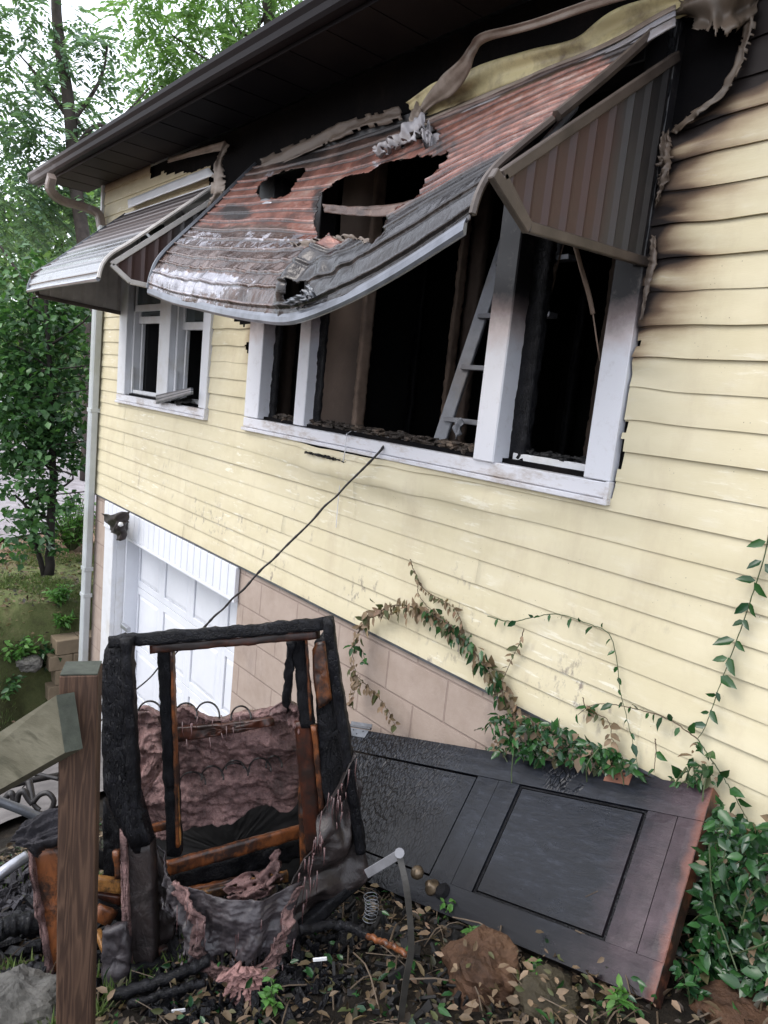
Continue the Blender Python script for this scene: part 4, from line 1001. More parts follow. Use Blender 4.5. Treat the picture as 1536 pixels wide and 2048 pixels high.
tag(patch('melted_scrap', [WY(348, 806, -.02), WY(365, 800, .0), WY(384, 798, .02)], [WY(352, 808, -.05), WY(368, 808, -.04), WY(382, 803, -.01)], 14, 5, M['soot'], None, wav(6, .012), th=.008), 'small black melted scrap on the sill beside the aluminium slats', 'scrap')
# ------------------------------------------------------------------ burned door leaning on the wall
dl = ray(-450, 1265); dl /= np.linalg.norm(dl); du = ray(1962, -645); du -= dl*(du@dl); du /= np.linalg.norm(du)
dA = WY(1425, 1575, -.05); dn = np.cross(dl, du)      # dn points behind the door
def DW(u, v, h=0.): return dA+dl*u-du*v-dn*h
DR = empty('burned_door', DW(1., .62), 'charred panel door lying on its side against the foundation, blackened to crackled char at the left', 'door')
def slab(name, u0, u1, v0, v1, h0, h1, mat, parent=DR, b=.002, seg=True):
    V = []; Fc = []; dU = []; dVv = []
    nu = max(1, int((u1-u0)/.03)) if seg else 1; nv = max(1, int((v1-v0)/.03)) if seg else 1
    for i in range(nu+1):
        for j in range(nv+1):
            u = u0+(u1-u0)*i/nu; v = v0+(v1-v0)*j/nv; hb = b if i in (0, nu) or j in (0, nv) else 0
            V.append(DW(u, v, h1-hb)); dU.append(u); dVv.append(v)
    for i in range(nu):
        for j in range(nv): Fc.append((i*(nv+1)+j, (i+1)*(nv+1)+j, (i+1)*(nv+1)+j+1, i*(nv+1)+j+1))
    k = len(V)
    for u, v in ((u0, v0), (u1, v0), (u1, v1), (u0, v1)):
        for h in (h0, h1-b): V.append(DW(u, v, h)); dU.append(u); dVv.append(v)
    for q in range(4):
        a = k+q*2; c = k+((q+1) % 4)*2; Fc.append((a, a+1, c+1, c))
    Fc.append((k, k+2, k+4, k+6))
    return mk(name, V, Fc, mat, parent, False, {'du': dU, 'dv': dVv})
LD_ = 2.03
slab('stile', 0, LD_, 0, .112, -.044, 0, M['door']); slab('stile', 0, LD_, .528, .625, -.044, 0, M['door'])
slab('rail', .001, .078, .1135, .527, -.042, -.0005, M['door']); slab('rail', .081, .178, .1135, .527, -.042, -.0012, M['door'])
slab('rail', .693, .79, .1135, .527, -.042, -.001, M['door']); slab('rail', .793, .90, .1135, .527, -.042, -.0018, M['door'])
slab('rail', 1.86, LD_-.001, .1135, .527, -.042, -.001, M['door'])
slab('panel', .196, .676, .126, .514, -.035, -.007, M['door'], b=0); slab('panel', .905, 1.855, .122, .520, -.035, -.003, M['door'], b=0)
slab('panel_backing', .178, .693, .1135, .527, -.040, -.022, M['gap'], b=.001, seg=False)
s = MB()
for u0, u1, v0, v1 in ((.179, .190, .1145, .526), (.682, .692, .1145, .526), (.19, .682, .1145, .121), (.19, .682, .519, .526)): s.prism([DW(u0, v0, -.010), DW(u1, v0, -.010), DW(u1, v1, -.010), DW(u0, v1, -.010)], dn*.01)
s.build('panel_moulding', M['charfine'], DR)
s = MB(); s.prism([DW(-.0025, -.001, -.001), DW(-.0025, .626, -.001), DW(-.0025, .626, -.045), DW(-.0025, -.001, -.045)], dl*.002); s.build('end_grain', M['dooredge'], DR)
for k, (pa, pb) in enumerate((((1213, 1546), (1263, 1555)), ((706, 1449), (742, 1455)))):
    def dp(p):
        r = ray(*p); q = CP+r*(((dA-CP)@dn)/(r@dn))-dA; return q@dl, -q@du
    u1, v1_ = dp(pa); u0, _ = dp(pb); s = MB()
    s.prism([DW(u0, .0, .002), DW(u1, .0, .002), DW(u1, .042, .002), DW(u0, .042, .002)], dn*.003)
    o = s.build('hinge', M['copper'] if k == 0 else M['aludark'], DR)
    s = MB(); s.tube([DW(u0-.012, -.008, .006), DW(u1+.012, -.008, .006)], .007, 8); s.build('hinge_pin', M['aludark'], o)
    s = MB(); s.prism([DW(u0-.01, -.012, .004), DW(u1+.01, -.012, .004), DW(u1+.01, -.03, .012), DW(u0-.01, -.03, .012)], dn*.003); s.build('hinge_leaf', M['aludark'], o)
    s = MB()
    for a, c in ((.25, .010), (.5, .028), (.78, .010)):
        uu = u0+(u1-u0)*a; s.tube([DW(uu, c, .0015), DW(uu, c, .0035)], .0035, 8)
    o2 = s.build('screws', M['gap'], o)
s = MB(); s.prism([DW(*dp(p_), -.0062) for p_ in ((1168, 1790), (1193, 1779), (1194, 1781), (1169, 1793))], dn*.0006); s.build('scratch', M['debris'], DR)
uk, vk = dp((865, 1775)); s = MB(); s.tube([DW(uk, vk, .0), DW(uk, vk, .006), DW(uk, vk, .02), DW(uk, vk, .03)], [.03, .028, .013, .012], 14); o = s.build('knob_base', M['brass'], DR, True)
s = MB(); pts = [(0, .0), (.008, .012), (.02, .022), (.034, .025), (.045, .018), (.05, .006)]; kc = dp((850, 1760)); s.tube([DW(kc[0], kc[1], .02+a) for a, _ in pts], [max(b, .004) for _, b in pts], 16); s.build('knob', M['brass'], o, True)
s = MB(); s.tube([DW(uk-.05, vk-.0, .002), DW(uk-.05, vk, .014)], [.03, .02], 12); s.build('lock_plate', M['charfine'], DR)

# ------------------------------------------------------------------ charred armchair carcass
AC = empty('burned_armchair', Q(470, 1960, 2.2), 'charred wing armchair frame standing upright with melted pink stuffing and hanging grey cloth', 'armchair')
def pl(l, d): return [Q(p[0], p[1], p[2] if len(p) > 2 else d) for p in l]
def bm(name, a, b, wd, th, mat, rough=.006, side=None, seed=0, taper=1, parent=AC):
    s = MB(); s.beam(Q(*a), Q(*b), wd, th, side if side is not None else ray(a[0], a[1])*[1, 1, 0], 0, rough, 1, seed, taper)
    return s.build(name, M[mat], parent, True)
depth_ax = R[:, 2]; up_ax = -R[:, 1]; rt_ax = R[:, 0]
# front frame: top rail, two stiles
bm('top_rail', (218, 1284, 2.22), (668, 1246, 2.34), .040, .026, 'char', .007, up_ax, 1)
bm('top_rail_lining', (300, 1298, 2.262), (640, 1268, 2.365), .030, .02, 'ply2', .003, up_ax, 2)
bm('stile', (254, 1275, 2.20), (276, 1700, 2.27), .034, .045, 'char', .006, rt_ax, 3, .9)
def plate(name, poly, d0, th, mat, bumpy=.004, seed=0, parent=AC):
    """closed plate with ragged, bumpy skin from a pixel outline at its own distance"""
    P = pl(poly, d0); n0 = len(P); P2 = []
    for i in range(n0):
        a, b = P[i], P[(i+1) % n0]; k = max(1, int(np.linalg.norm(b-a)/.015))
        for j in range(k): P2.append(a+(b-a)*j/k)
    P = P2; c = sum(P)/len(P); n = len(P); V = []; Fc = []; rings = 7
    for s_, off in ((1, 0.), (-1, th)):
        for r in range(rings+1):
            f = 1-r/rings
            for k, p in enumerate(P):
                q = c+(p-c)*f; e = bumpy*fbm(q[0]*30+seed, q[1]*30, q[2]*30, 3)*1.5
                rr = .004*(1 if r == 0 else 0)
                V.append(q+depth_ax*(off+s_*(rr+e))+(p-c)/np.linalg.norm(p-c+1e-9)*(bumpy*.8*nz(p[0]*40, p[1]*40, p[2]*40) if r == 0 else 0))
    m = (rings+1)*n
    for sd in range(2):
        for r in range(rings):
            for k in range(n):
                a, b = sd*m+r*n+k, sd*m+r*n+(k+1) % n; f = (a, b, b+n, a+n); Fc.append(f if sd == 0 else f[::-1])
    for k in range(n): Fc.append((k, k+m, (k+1) % n+m, (k+1) % n))
    return mk(name, V, Fc, M[mat], parent, True)
plate('wing', [(203, 1500), (202, 1340), (208, 1300), (222, 1276), (240, 1270), (252, 1280), (256, 1400), (262, 1560), (300, 1690), (262, 1700), (228, 1640), (206, 1580)], 2.235, .055, 'char', .004, 1)
plate('wing', [(628, 1285), (646, 1266), (662, 1270), (690, 1400), (702, 1530), (706, 1640), (664, 1660), (640, 1560), (632, 1420)], 2.42, .05, 'charfine', .004, 2)
plate('wing_lining', [(624, 1300), (632, 1286), (650, 1282), (658, 1350), (664, 1400), (654, 1408), (636, 1420), (626, 1360)], 2.405, .012, 'ply', .002, 3)
bm('stile', (656, 1236, 2.32), (722, 1700, 2.44), .036, .055, 'char', .006, rt_ax, 5)
plate('front_leg', [(240, 1690), (300, 1684), (304, 1760), (308, 1900), (304, 1965), (262, 1975), (250, 1850)], 2.25, .06, 'fabdark', .004, 4)
plate('front_leg', [(238, 1660), (252, 1680), (256, 1800), (264, 1960), (254, 1970), (243, 1850)], 2.232, .02, 'batting', .005, 8)
bm('back_post', (330, 1268, 2.30), (350, 1705, 2.38), .046, .05, 'charfine', .005, rt_ax, 6)
bm('back_post_edge', (345, 1300, 2.283), (357, 1690, 2.362), .009, .03, 'ply', .003, rt_ax, 7)
bm('back_post_edge', (352, 1560, 2.345), (358, 1690, 2.36), .016, .01, 'pine', .002, rt_ax, 9)
bm('back_post', (596, 1262, 2.40), (616, 1450, 2.44), .048, .05, 'charfine', .006, rt_ax, 10)
bm('back_post', (606, 1440, 2.44), (630, 1700, 2.5), .062, .04, 'ply2', .004, rt_ax, 11)
bm('back_post_edge', (628, 1450, 2.41), (645, 1620, 2.45), .02, .03, 'ply', .003, rt_ax, 12)
bm('back_post_edge', (612, 1262, 2.37), (622, 1440, 2.41), .008, .02, 'ply', .003, rt_ax, 13)
bm('arm_post', (583, 1282, 2.38), (572, 1420, 2.46), .026, .04, 'char', .012, rt_ax, 14)
plate('side_board', [(600, 1480), (640, 1480), (655, 1560), (640, 1660), (622, 1720), (600, 1740), (596, 1600)], 2.56, .02, 'ply', .003, 15)
plate('side_board', [(640, 1470), (700, 1500), (704, 1600), (668, 1640), (640, 1690), (648, 1600)], 2.50, .02, 'charfine', .003, 16)
# stuffed back panel with batting
dsp = lambda u, v, p: .030*fbm(p[0]*9, p[2]*9, 1, 5)+.035*nz(p[0]*5, p[2]*6, 4)+.012*math.sin(v*15+2*nz(u*5))+.010*fbm(p[0]*38, p[2]*38, 2, 3)
patch('back_batting', pl([(262, 1432), (292, 1408), (335, 1424), (372, 1404), (412, 1424), (450, 1428), (500, 1420), (560, 1412), (604, 1412)], 2.62), pl([(285, 1650), (330, 1672), (372, 1652), (420, 1645), (470, 1636), (505, 1612), (545, 1598), (575, 1612), (598, 1560)], 2.72), 150, 90, M['batting'], AC, dsp, th=.03)
patch('batting_tatter', pl([(262, 1428), (290, 1420), (318, 1440), (326, 1520)], 2.50), pl([(270, 1600), (286, 1598), (302, 1570), (322, 1524)], 2.48), 60, 50, M['batting'], AC, dsp, th=.02)
patch('batting_tatter', pl([(540, 1418), (570, 1402), (600, 1410), (606, 1440)], 2.46), pl([(545, 1432), (570, 1440), (590, 1450), (600, 1470)], 2.46), 40, 20, M['batting'], AC, wav(10, .03), th=.02)
plate('slat', [(352, 1456), (450, 1448), (545, 1436), (548, 1452), (455, 1470), (354, 1486)], 2.55, .03, 'ply2', .006, 20)
plate('cavity_panel', [(270, 1640), (360, 1640), (480, 1620), (600, 1560), (625, 1700), (600, 1800), (460, 1850), (350, 1840), (290, 1760)], 2.86, .02, 'soot', .006, 21)  # added black sheet: painted darkness of the cavity behind the seat boards
def arc(cx, cy, rx, ry, d, a0=180, a1=360, n=16): return [Q(cx+rx*math.cos(math.radians(a0+(a1-a0)*i/n)), cy+ry*math.sin(math.radians(a0+(a1-a0)*i/n)), d+.02*math.sin(i*.7)) for i in range(n+1)]
for k, (cx_, cy_, rx, ry, d) in enumerate(((415, 1432, 24, 28, 2.58), (482, 1436, 20, 24, 2.58), (372, 1430, 22, 24, 2.6), (385, 1566, 26, 22, 2.60), (425, 1556, 22, 24, 2.60), (470, 1548, 26, 22, 2.60), (520, 1540, 22, 24, 2.6), (548, 1532, 16, 20, 2.6), (470, 1535, 18, 14, 2.58), (300, 1428, 24, 26, 2.52))):
    MB().tube(arc(cx_, cy_, rx, ry, d, 170, 370), .0035, 6).build('coil_spring', M['wire'], AC, True)
random.seed(11)
for k in range(14):
    x = random.uniform(365, 560); y = 1440-(x-365)*.09+random.uniform(-6, 40); L_ = random.uniform(10, 34)
    MB().tube([Q(x, y, 2.53), Q(x+random.uniform(-3, 3), y+L_*.6, 2.525), Q(x+random.uniform(-4, 4), y+L_, 2.53)], [.0028, .0016, .0006], 6).build('melted_drip', M['drip'], AC, True)
# seat boards
bm('seat_board', (330, 1738, 2.42), (610, 1660, 2.66), .050, .022, 'ply', .003, up_ax, 30)
bm('seat_board', (345, 1795, 2.46), (480, 1768, 2.56), .050, .022, 'ply', .004, up_ax, 31)
bm('seat_board', (395, 1792, 2.40), (575, 1752, 2.52), .034, .022, 'pine', .004, up_ax, 32)
bm('seat_board', (270, 1664, 2.44), (345, 1648, 2.5), .030, .022, 'ply', .003, up_ax, 33)
bm('seat_rail', (340, 1765, 2.50), (620, 1690, 2.72), .075, .03, 'char', .010, up_ax, 34)
for k, (x, y, w_) in enumerate(((454, 1640, 7), (560, 1615, 6))): plate('plastic_blob', [(x-w_, y), (x, y-w_), (x+w_, y), (x, y+w_)], 2.80, .01, 'stemyellow' if 'stemyellow' in M else 'pine', .002, 40+k)
patch('batting_tatter', pl([(455, 1770), (490, 1745), (530, 1740), (548, 1700)], 2.44), pl([(470, 1810), (510, 1800), (540, 1790), (562, 1760)], 2.40), 50, 30, M['batting'], AC, dsp, th=.02, keep=lambda u, v, p: nz(u*8, v*6, 3) > -.25)
# hanging cloth
patch('hanging_cloth', pl([(318, 1690, 2.30), (334, 1745, 2.27), (360, 1768, 2.24), (420, 1788, 2.20), (500, 1800, 2.18), (545, 1798, 2.20), (580, 1770, 2.26), (606, 1762, 2.30)], 2.2), pl([(345, 1830, 2.26), (372, 1880, 2.23), (392, 1930, 2.20), (430, 1958, 2.17), (490, 1966, 2.16), (530, 1950, 2.17), (560, 1935, 2.20), (575, 1880, 2.24)], 2.2), 110, 70, M['fabric'], AC,
      lambda u, v, p: .022*math.sin(u*19+3*nz(v*2, u*3))*(.3+v)+.02*nz(p[0]*9, p[2]*7)+.012*fbm(p[0]*46, p[2]*12, 1, 4)+.004*fbm(p[0]*80, p[2]*80, 1, 2), keep=lambda u, v, p: not ((v > .72+.25*nz(u*9, 1) and nz(u*26, v*4, 2) > .0) or (u < .22 and v > .55 and nz(u*22, v*9, 5) > -.05)), th=.004)
patch('cloth_hem', pl([(350, 1760, 2.235), (385, 1850, 2.20), (392, 1920, 2.185), (440, 1960, 2.15), (520, 1955, 2.155), (556, 1925, 2.18), (580, 1850, 2.22), (600, 1770, 2.28)], 2.2), pl([(362, 1764, 2.225), (400, 1840, 2.18), (412, 1905, 2.17), (450, 1935, 2.14), (510, 1938, 2.145), (540, 1905, 2.17), (566, 1840, 2.2), (588, 1776, 2.26)], 2.2), 160, 12, M['batting'], AC, lambda u, v, p: .028*fbm(p[0]*24, p[2]*24, 2, 4)+.01, keep=lambda u, v, p: nz(u*30, v*4, 9) > -.38, th=.012)
patch('pink_fluff', pl([(446, 1940, 2.08), (484, 1930, 2.06), (522, 1938, 2.08)], 2.1), pl([(472, 1990, 2.07), (494, 2012, 2.06), (512, 1986, 2.07)], 2.1), 60, 50, M['fluff'], AC, lambda u, v, p: .02*math.sin(u*3.1)*math.sin(v*3.1)+.03*fbm(p[0]*40, p[2]*40, 1, 5), th=.03, keep=lambda u, v, p: nz(u*12, v*8, 4) > -.33)
patch('side_cloth', pl([(704, 1500, 2.38), (662, 1600, 2.36), (632, 1680, 2.34), (604, 1740, 2.32), (580, 1800, 2.30), (572, 1872, 2.28)], 2.35), pl([(712, 1560, 2.41), (722, 1640, 2.43), (734, 1738, 2.45), (690, 1790, 2.43), (640, 1832, 2.39), (586, 1872, 2.31)], 2.4), 90, 70, M['fabdark'], AC,
      lambda u, v, p: .020*math.sin(u*16+v*7+3*nz(v*3, u*3))+.024*nz(p[0]*8, p[2]*8)+.006*fbm(p[0]*30, p[2]*30, 1, 3), th=.006)
for k in range(40):
    t = random.random(); a = Q(704-(704-580)*t+random.uniform(-12, 26), 1500+300*t+random.uniform(-6, 30), 2.325-.05*t); L_ = random.uniform(.02, .10)
    MB().tube([a, a+np.array([random.uniform(-.006, .006), 0, -L_*.6]), a+np.array([random.uniform(-.008, .008), 0, -L_])], [random.uniform(.0012, .0038), random.uniform(.001, .0022), .0006], 6).build('melted_drip', M['drip'], AC, True)
for k in range(24):
    t = random.random(); x = 350+240*t; a = Q(x, 1800+60*math.sin(t*3)+random.uniform(-20, 120), 2.165+.0*t); L_ = random.uniform(.03, .12)
    MB().tube([a, a+np.array([random.uniform(-.008, .008), 0, -L_*.6]), a+np.array([random.uniform(-.008, .008), 0, -L_])], [random.uniform(.0015, .003), .0015, .0006], 6).build('melted_drip', M['drip'], AC, True)
plate('torn_lining', [(312, 1700), (330, 1740), (352, 1800), (346, 1880), (318, 1890), (308, 1800)], 2.33, .02, 'fabdark', .008, 50)
plate('torn_lining', [(205, 1860), (250, 1850), (262, 1950), (230, 1990), (205, 1975), (200, 1920)], 2.2, .03, 'fabric', .01, 51)
bm('bottom_rail', (262, 1950, 2.20), (392, 1905, 2.38), .045, .04, 'char', .010, up_ax, 52)
bm('bottom_rail', (280, 1925, 2.30), (400, 1880, 2.42), .05, .03, 'ply2', .006, up_ax, 53)
bm('bottom_rail', (575, 1878, 2.30), (737, 1740, 2.48), .04, .04, 'char', .006, up_ax, 54)
bm('rear_leg', (300, 1700, 2.5), (322, 1960, 2.42), .05, .05, 'char', .008, rt_ax, 55)
bm('rear_leg', (700, 1700, 2.6), (708, 1790, 2.72), .05, .05, 'char', .008, rt_ax, 56)
plate('seat_side', [(205, 1600), (240, 1660), (250, 1760), (232, 1800), (205, 1770)], 2.42, .03, 'charfine', .006, 57)
# broken arm of the chair behind the post
AR = empty('broken_armrest', Q(110, 1980, 2.45), 'broken armchair arm of orange plywood with a charred foam top behind the brown post', 'armrest')
plate('plywood_side', [(58, 1700), (110, 1690), (130, 1700), (130, 1950), (98, 1955), (84, 1870), (66, 1780)], 2.30, .05, 'ply', .003, 60, AR)
plate('batting_edge', [(54, 1700), (62, 1698), (72, 1780), (90, 1870), (104, 1960), (96, 1980), (84, 1900), (66, 1800)], 2.28, .03, 'batting', .010, 61, AR)
patch('foam_top', pl([(44, 1690, 2.26), (50, 1655, 2.28), (80, 1640, 2.30), (110, 1636, 2.32), (140, 1640, 2.34)], 2.3), pl([(62, 1706, 2.22), (80, 1700, 2.22), (100, 1698, 2.22), (120, 1690, 2.24), (140, 1686, 2.26)], 2.3), 70, 40, M['foam'], AR, lambda u, v, p: .04*math.sin(v*3.1)+.03*fbm(p[0]*26, p[2]*26, 1, 5)+.022*abs(nz(p[0]*60, p[2]*60)), th=.04)
for k, (a, b, wd, mt_) in enumerate((((185, 1765, 2.36), (246, 1772, 2.40), .046, 'pine'), ((185, 1790, 2.38), (244, 1800, 2.40), .03, 'ply2'), ((188, 1812, 2.34), (248, 1832, 2.38), .04, 'char'), ((190, 1822, 2.31), (226, 1838, 2.33), .05, 'ply'), ((170, 1700, 2.42), (236, 1740, 2.46), .05, 'charfine'), ((233, 1700, 2.38), (238, 1755, 2.38), .02, 'ply'), ((195, 1860, 2.34), (212, 1905, 2.3), .02, 'pine'))):
    bm('broken_board', a, b, wd, .022, mt_, .004, up_ax if k != 5 else rt_ax, 70+k, 1, AR)
# ------------------------------------------------------------------ wooden post and rail, metal bits, rocks, far car
PO = empty('wooden_post', Q(147, 2200, 1.86), 'brown treated square post with a green top in the foreground', 'post')
pa, pb = Q(163, 1338, 1.70), Q(147, 2420, 1.93)
ax_ = (pa-pb)/np.linalg.norm(pa-pb); fwdh = R[:, 2]*[1, 1, 0]; fwdh /= np.linalg.norm(fwdh)
th_ = math.radians(16); sx_ = np.array([fwdh[1], -fwdh[0], 0]); sx_ = sx_*math.cos(th_)+fwdh*math.sin(th_); sx_ -= ax_*(sx_@ax_); sx_ /= np.linalg.norm(sx_); sy_ = np.cross(ax_, sx_)
MB().obb((pa+pb)/2, np.array([sx_, sy_, ax_]), np.array([.0425, .0425, np.linalg.norm(pa-pb)/2]), .003).build('shaft', M['post'], PO)
MB().obb(pa+ax_*.0025, np.array([sx_, sy_, ax_]), np.array([.041, .041, .0022]), .001).build('post_top', M['posttop'], PO)
e0, e1, e2, e3 = Q(112, 1391, 1.615), Q(129, 1506, 1.60), Q(-90, 1630, 1.74), Q(-90, 1522, 1.76)
e2 = e1+(e2-e1)*2.4; e3 = e0+(e3-e0)*2.4
RL = empty('fence_rail', e1, 'weathered grey sloping board nailed to the brown post', 'rail')
tn = np.cross(e1-e0, e3-e0); tn /= np.linalg.norm(tn)
if tn@R[:, 2] < 0: tn = -tn
tn = tn+R[:, 0]*.42; tn /= np.linalg.norm(tn)
s = MB(); s.prism([e0, e1, e2, e3], tn*.040); s.build('board', M['rail'], RL)
s = MB(); k = (e0-e3)/np.linalg.norm(e0-e3)*.0012; s.prism([e0+k, e1+k, e1+k+tn*.04, e0+k+tn*.04], k*1.2); s.build('end_grain', M['posttop'], RL)
M['armgrey'] = simple('dull_grey_metal', (.20, .20, .215), .5, .3, 20, .001, 60, .2)
st = empty('metal_strut', Q(812, 2010, 2.0), 'bent grey metal strut sticking out of the ground before the charred door', 'strut')
s = MB(); s.beam(Q(800, 1708, 1.86), Q(733, 1748, 1.92), .024, .006, up_ax, .002); s.build('arm', M['armgrey'], st)
def bentbar(name, pts, w_, t_, mat, parent, side):
    P = smooth_path(pts, 30); V = []; Fc = []
    for i, p in enumerate(P):
        a = P[min(i+1, 30)]-P[max(i-1, 0)]; a /= np.linalg.norm(a); u = side-a*(a@side); u /= np.linalg.norm(u); v = np.cross(a, u)
        ww = w_*(1+.12*nz(i*.5, 3))
        for c in ((-1, -1), (1, -1), (1, 1), (-1, 1)): V.append(p+u*c[0]*ww/2+v*c[1]*t_/2)
    for i in range(30):
        for k in range(4): Fc.append((i*4+k, i*4+(k+1) % 4, i*4+4+(k+1) % 4, i*4+4+k))
    Fc += [(0, 1, 2, 3), (120, 123, 122, 121)]
    return mk(name, V, Fc, mat, parent, False)
M['strut'] = simple('grimy_grey_metal', (.060, .056, .050), .5, .4, 12, .002, 60, .2)
bentbar('leg', [Q(799, 1712, 1.85), Q(812, 1770, 1.83), (Q(820, 1840, 1.83)), Q(822, 1900, 1.84), Q(812, 1960, 1.86), Q(800, 2050, 1.90)], .016, .010, M['strut'], st, rt_ax)
s = MB(); s.tube([Q(799, 1706, 1.84), Q(799, 1706, 1.875)], .013, 10); s.build('pivot', M['armgrey'], st)
sp = []
for i in range(120):
    a = i/120*math.pi*2*7; c = Q(740+4*math.sin(i*.03), 1790+i*.42, 2.12); sp.append(c+rt_ax*.020*math.cos(a)+depth_ax*.020*math.sin(a))
tag(MB().tube(sp, .0011, 5).build('coil_spring', M['aludark']), 'loose wire coil spring lying on the litter between the chair and the metal strut', 'spring')
def rock(name, px, py, w_, h_, mat, label, seed, d=None, cat='rock'):
    c = Q(px, py, d); V = []; Fc = []; n, m = 44, 30
    rx = w_/2*d/F; rz = h_/2*d/F
    for i in range(m+1):
        ph = math.pi*i/m
        for k in range(n):
            t = 2*math.pi*k/n; v = np.array([math.sin(ph)*math.cos(t), math.sin(ph)*math.sin(t), math.cos(ph)])
            # faceted, squared boulder
            g = 1/max(abs(v@np.array([.96, .2, .1])), abs(v@np.array([-.2, .95, .2])), abs(v@np.array([.1, -.2, .97])), .75)
            g = .55*g+.45; g *= 1+.20*fbm(v[0]*1.6+seed, v[1]*1.6, v[2]*1.6, 5)+.05*abs(nz(v[0]*6+seed, v[1]*6, v[2]*6))
            V.append(c+rt_ax*v[0]*rx*g+up_ax*v[2]*rz*g+depth_ax*(v[1]*(rx+rz)*.5*g+.05))
    for i in range(m):
        for k in range(n): Fc.append((i*n+k, i*n+(k+1) % n, (i+1)*n+(k+1) % n, (i+1)*n+k))
    return tag(mk(name, V, Fc, mat, None, False), label, cat)
rock('boulder', 972, 1985, 150, 150, M['rock'], 'rusty orange boulder below the charred door', 3, 2.02)
rock('boulder', 1105, 2040, 130, 110, M['rock2'], 'mossy brown boulder to the right of the rusty one', 8, 1.90)
rock('boulder', 1500, 2075, 170, 110, M['rock'], 'flat brown boulder at the lower right corner under the ivy', 14, 1.78)
rock('concrete_chunk', 20, 2052, 170, 130, M['rockc'], 'broken pale concrete chunk at the lower left corner', 21, 2.05, 'concrete')
rock('stone', 55, 1330, 46, 26, M['rockc'], 'grey stone half buried in the soil bank beside the garden wall', 31, 6.6)
# twisted black iron furniture, silver tubes and charred sticks on the left
IR = empty('iron_scrollwork', Q(60, 1660, 3.2), 'twisted black iron scrollwork lying under the sloping board', 'ironwork')
def tubep(name, pts, r, mat, parent, n=16, seg=7): return MB().tube(smooth_path([Q(*p) for p in pts], n), r, seg).build(name, M[mat], parent, True)
tubep('bar', [(-20, 1582, 3.2), (58, 1562, 3.3), (118, 1550, 3.4)], .014, 'wire', IR)
tubep('bar', [(60, 1545, 3.35), (118, 1558, 3.35)], .010, 'wire', IR); tubep('bar', [(58, 1562, 3.25), (66, 1606, 3.2)], .016, 'wire', IR)
tubep('scroll', [(66, 1606, 3.2), (80, 1590, 3.2), (96, 1586, 3.2), (108, 1600, 3.2), (104, 1616, 3.2), (96, 1624, 3.2)], .012, 'wire', IR)
tubep('scroll', [(66, 1606, 3.2), (72, 1614, 3.2), (80, 1620, 3.2)], .011, 'wire', IR)
tubep('scroll', [(34, 1604, 3.2), (38, 1588, 3.2), (47, 1582, 3.2), (56, 1596, 3.2), (66, 1608, 3.2)], .014, 'wire', IR)
tubep('scroll', [(8, 1600, 3.2), (22, 1586, 3.2), (28, 1600, 3.2)], .014, 'wire', IR)
tubep('bar', [(-20, 1606, 3.15), (110, 1632, 3.2)], .010, 'wire', IR)
TB = tubep('metal_tube', [(-30, 1592, 3.0), (40, 1618, 3.05), (92, 1642, 3.1)], .020, 'aludark', None); tag(TB, 'dull silver tube lying across the iron scrollwork', 'tube')
TB = tubep('metal_tube', [(-30, 1770, 2.5), (20, 1734, 2.55), (54, 1712, 2.6)], .022, 'alu', None); tag(TB, 'bright silver tube beside the broken armrest', 'tube')
for k, (pts, r, lab) in enumerate(((((-40, 1880, 2.4), (20, 1852, 2.45), (90, 1842, 2.5)), .035, 'thick charred log at the left edge beside the broken armrest'), (((-30, 1975, 2.3), (30, 1948, 2.3), (100, 1938, 2.3)), .022, 'thin charred stick above the broken concrete chunk'), (((735, 1872, 2.15), (780, 1890, 2.08), (812, 1908, 2.02)), .009, 'orange charred stick crossing in front of the metal strut'), (((600, 1860, 2.2), (680, 1850, 2.25), (740, 1872, 2.2)), .014, 'black stick at the right foot of the chair'), (((230, 1990, 2.12), (330, 1960, 2.12), (420, 1920, 2.16)), .018, 'charred stick under the hanging cloth'), (((260, 2010, 2.06), (340, 1985, 2.05), (410, 1965, 2.06)), .012, 'lowest charred stick beneath the chair'))):
    P = smooth_path([Q(*p) for p in pts], 30); s = MB()
    s.tube([p+up_ax*.01*nz(i*.4, k) for i, p in enumerate(P)], [r*(1+.3*nz(i*.5, k, 2)) for i in range(31)], 9); tag(s.build('charred_stick', M['ply'] if k == 2 else M['char'], None, True), lab, 'stick')
for k, (px_, py_, lab) in enumerate(((357, 2022, 'small pale plastic clip on the litter below the pink fluff'), (640, 1919, 'small pale plastic clip on the litter to the right of the hanging cloth'))):
    s = MB(); s.beam(Q(px_-14, py_+1, 2.02), Q(px_+14, py_-2, 2.02), .010, .005, up_ax, .002); tag(s.build('plastic_clip', M['white']), lab, 'clip')
def ashbed(name, n, cx, cy, rx, ry, sz, mat, label):
    s = MB()
    for _ in range(n):
        a = random.random()*2*math.pi; r = random.random()**.6; x, y = cx+rx*r*math.cos(a), cy+ry*r*math.sin(a)
        p = np.array([x, y, gh(x, y)+random.random()**2*.07*(1.1-r)]); A = np.linalg.qr(np.random.normal(size=(3, 3)))[0]; q = sz*random.uniform(.3, 1.3)
        s.obb(p, A, np.array([q, q*random.uniform(.25, .7), q*random.uniform(.08, .3)]), .001)
    o = s.build(name, mat); return tag(o, label, 'debris', kind='stuff')
ashbed('ash_heap', 900, *Q(20, 1672, 3.0)[:2], .35, .30, .028, M['foam'], 'black heap of burned scraps under the dull silver tube')
ashbed('ash_bed', 1100, -1.82, -1.05, .50, .40, .026, M['char'], 'black charred scraps spread under and around the burned armchair')
ashbed('ash_bed', 500, -2.35, -1.35, .55, .40, .045, M['char'], 'black charred scraps around the broken armrest')
ashbed('ash_bed', 260, -1.45, -.75, .5, .30, .022, M['soot'], 'fine black scraps between the chair and the charred door')
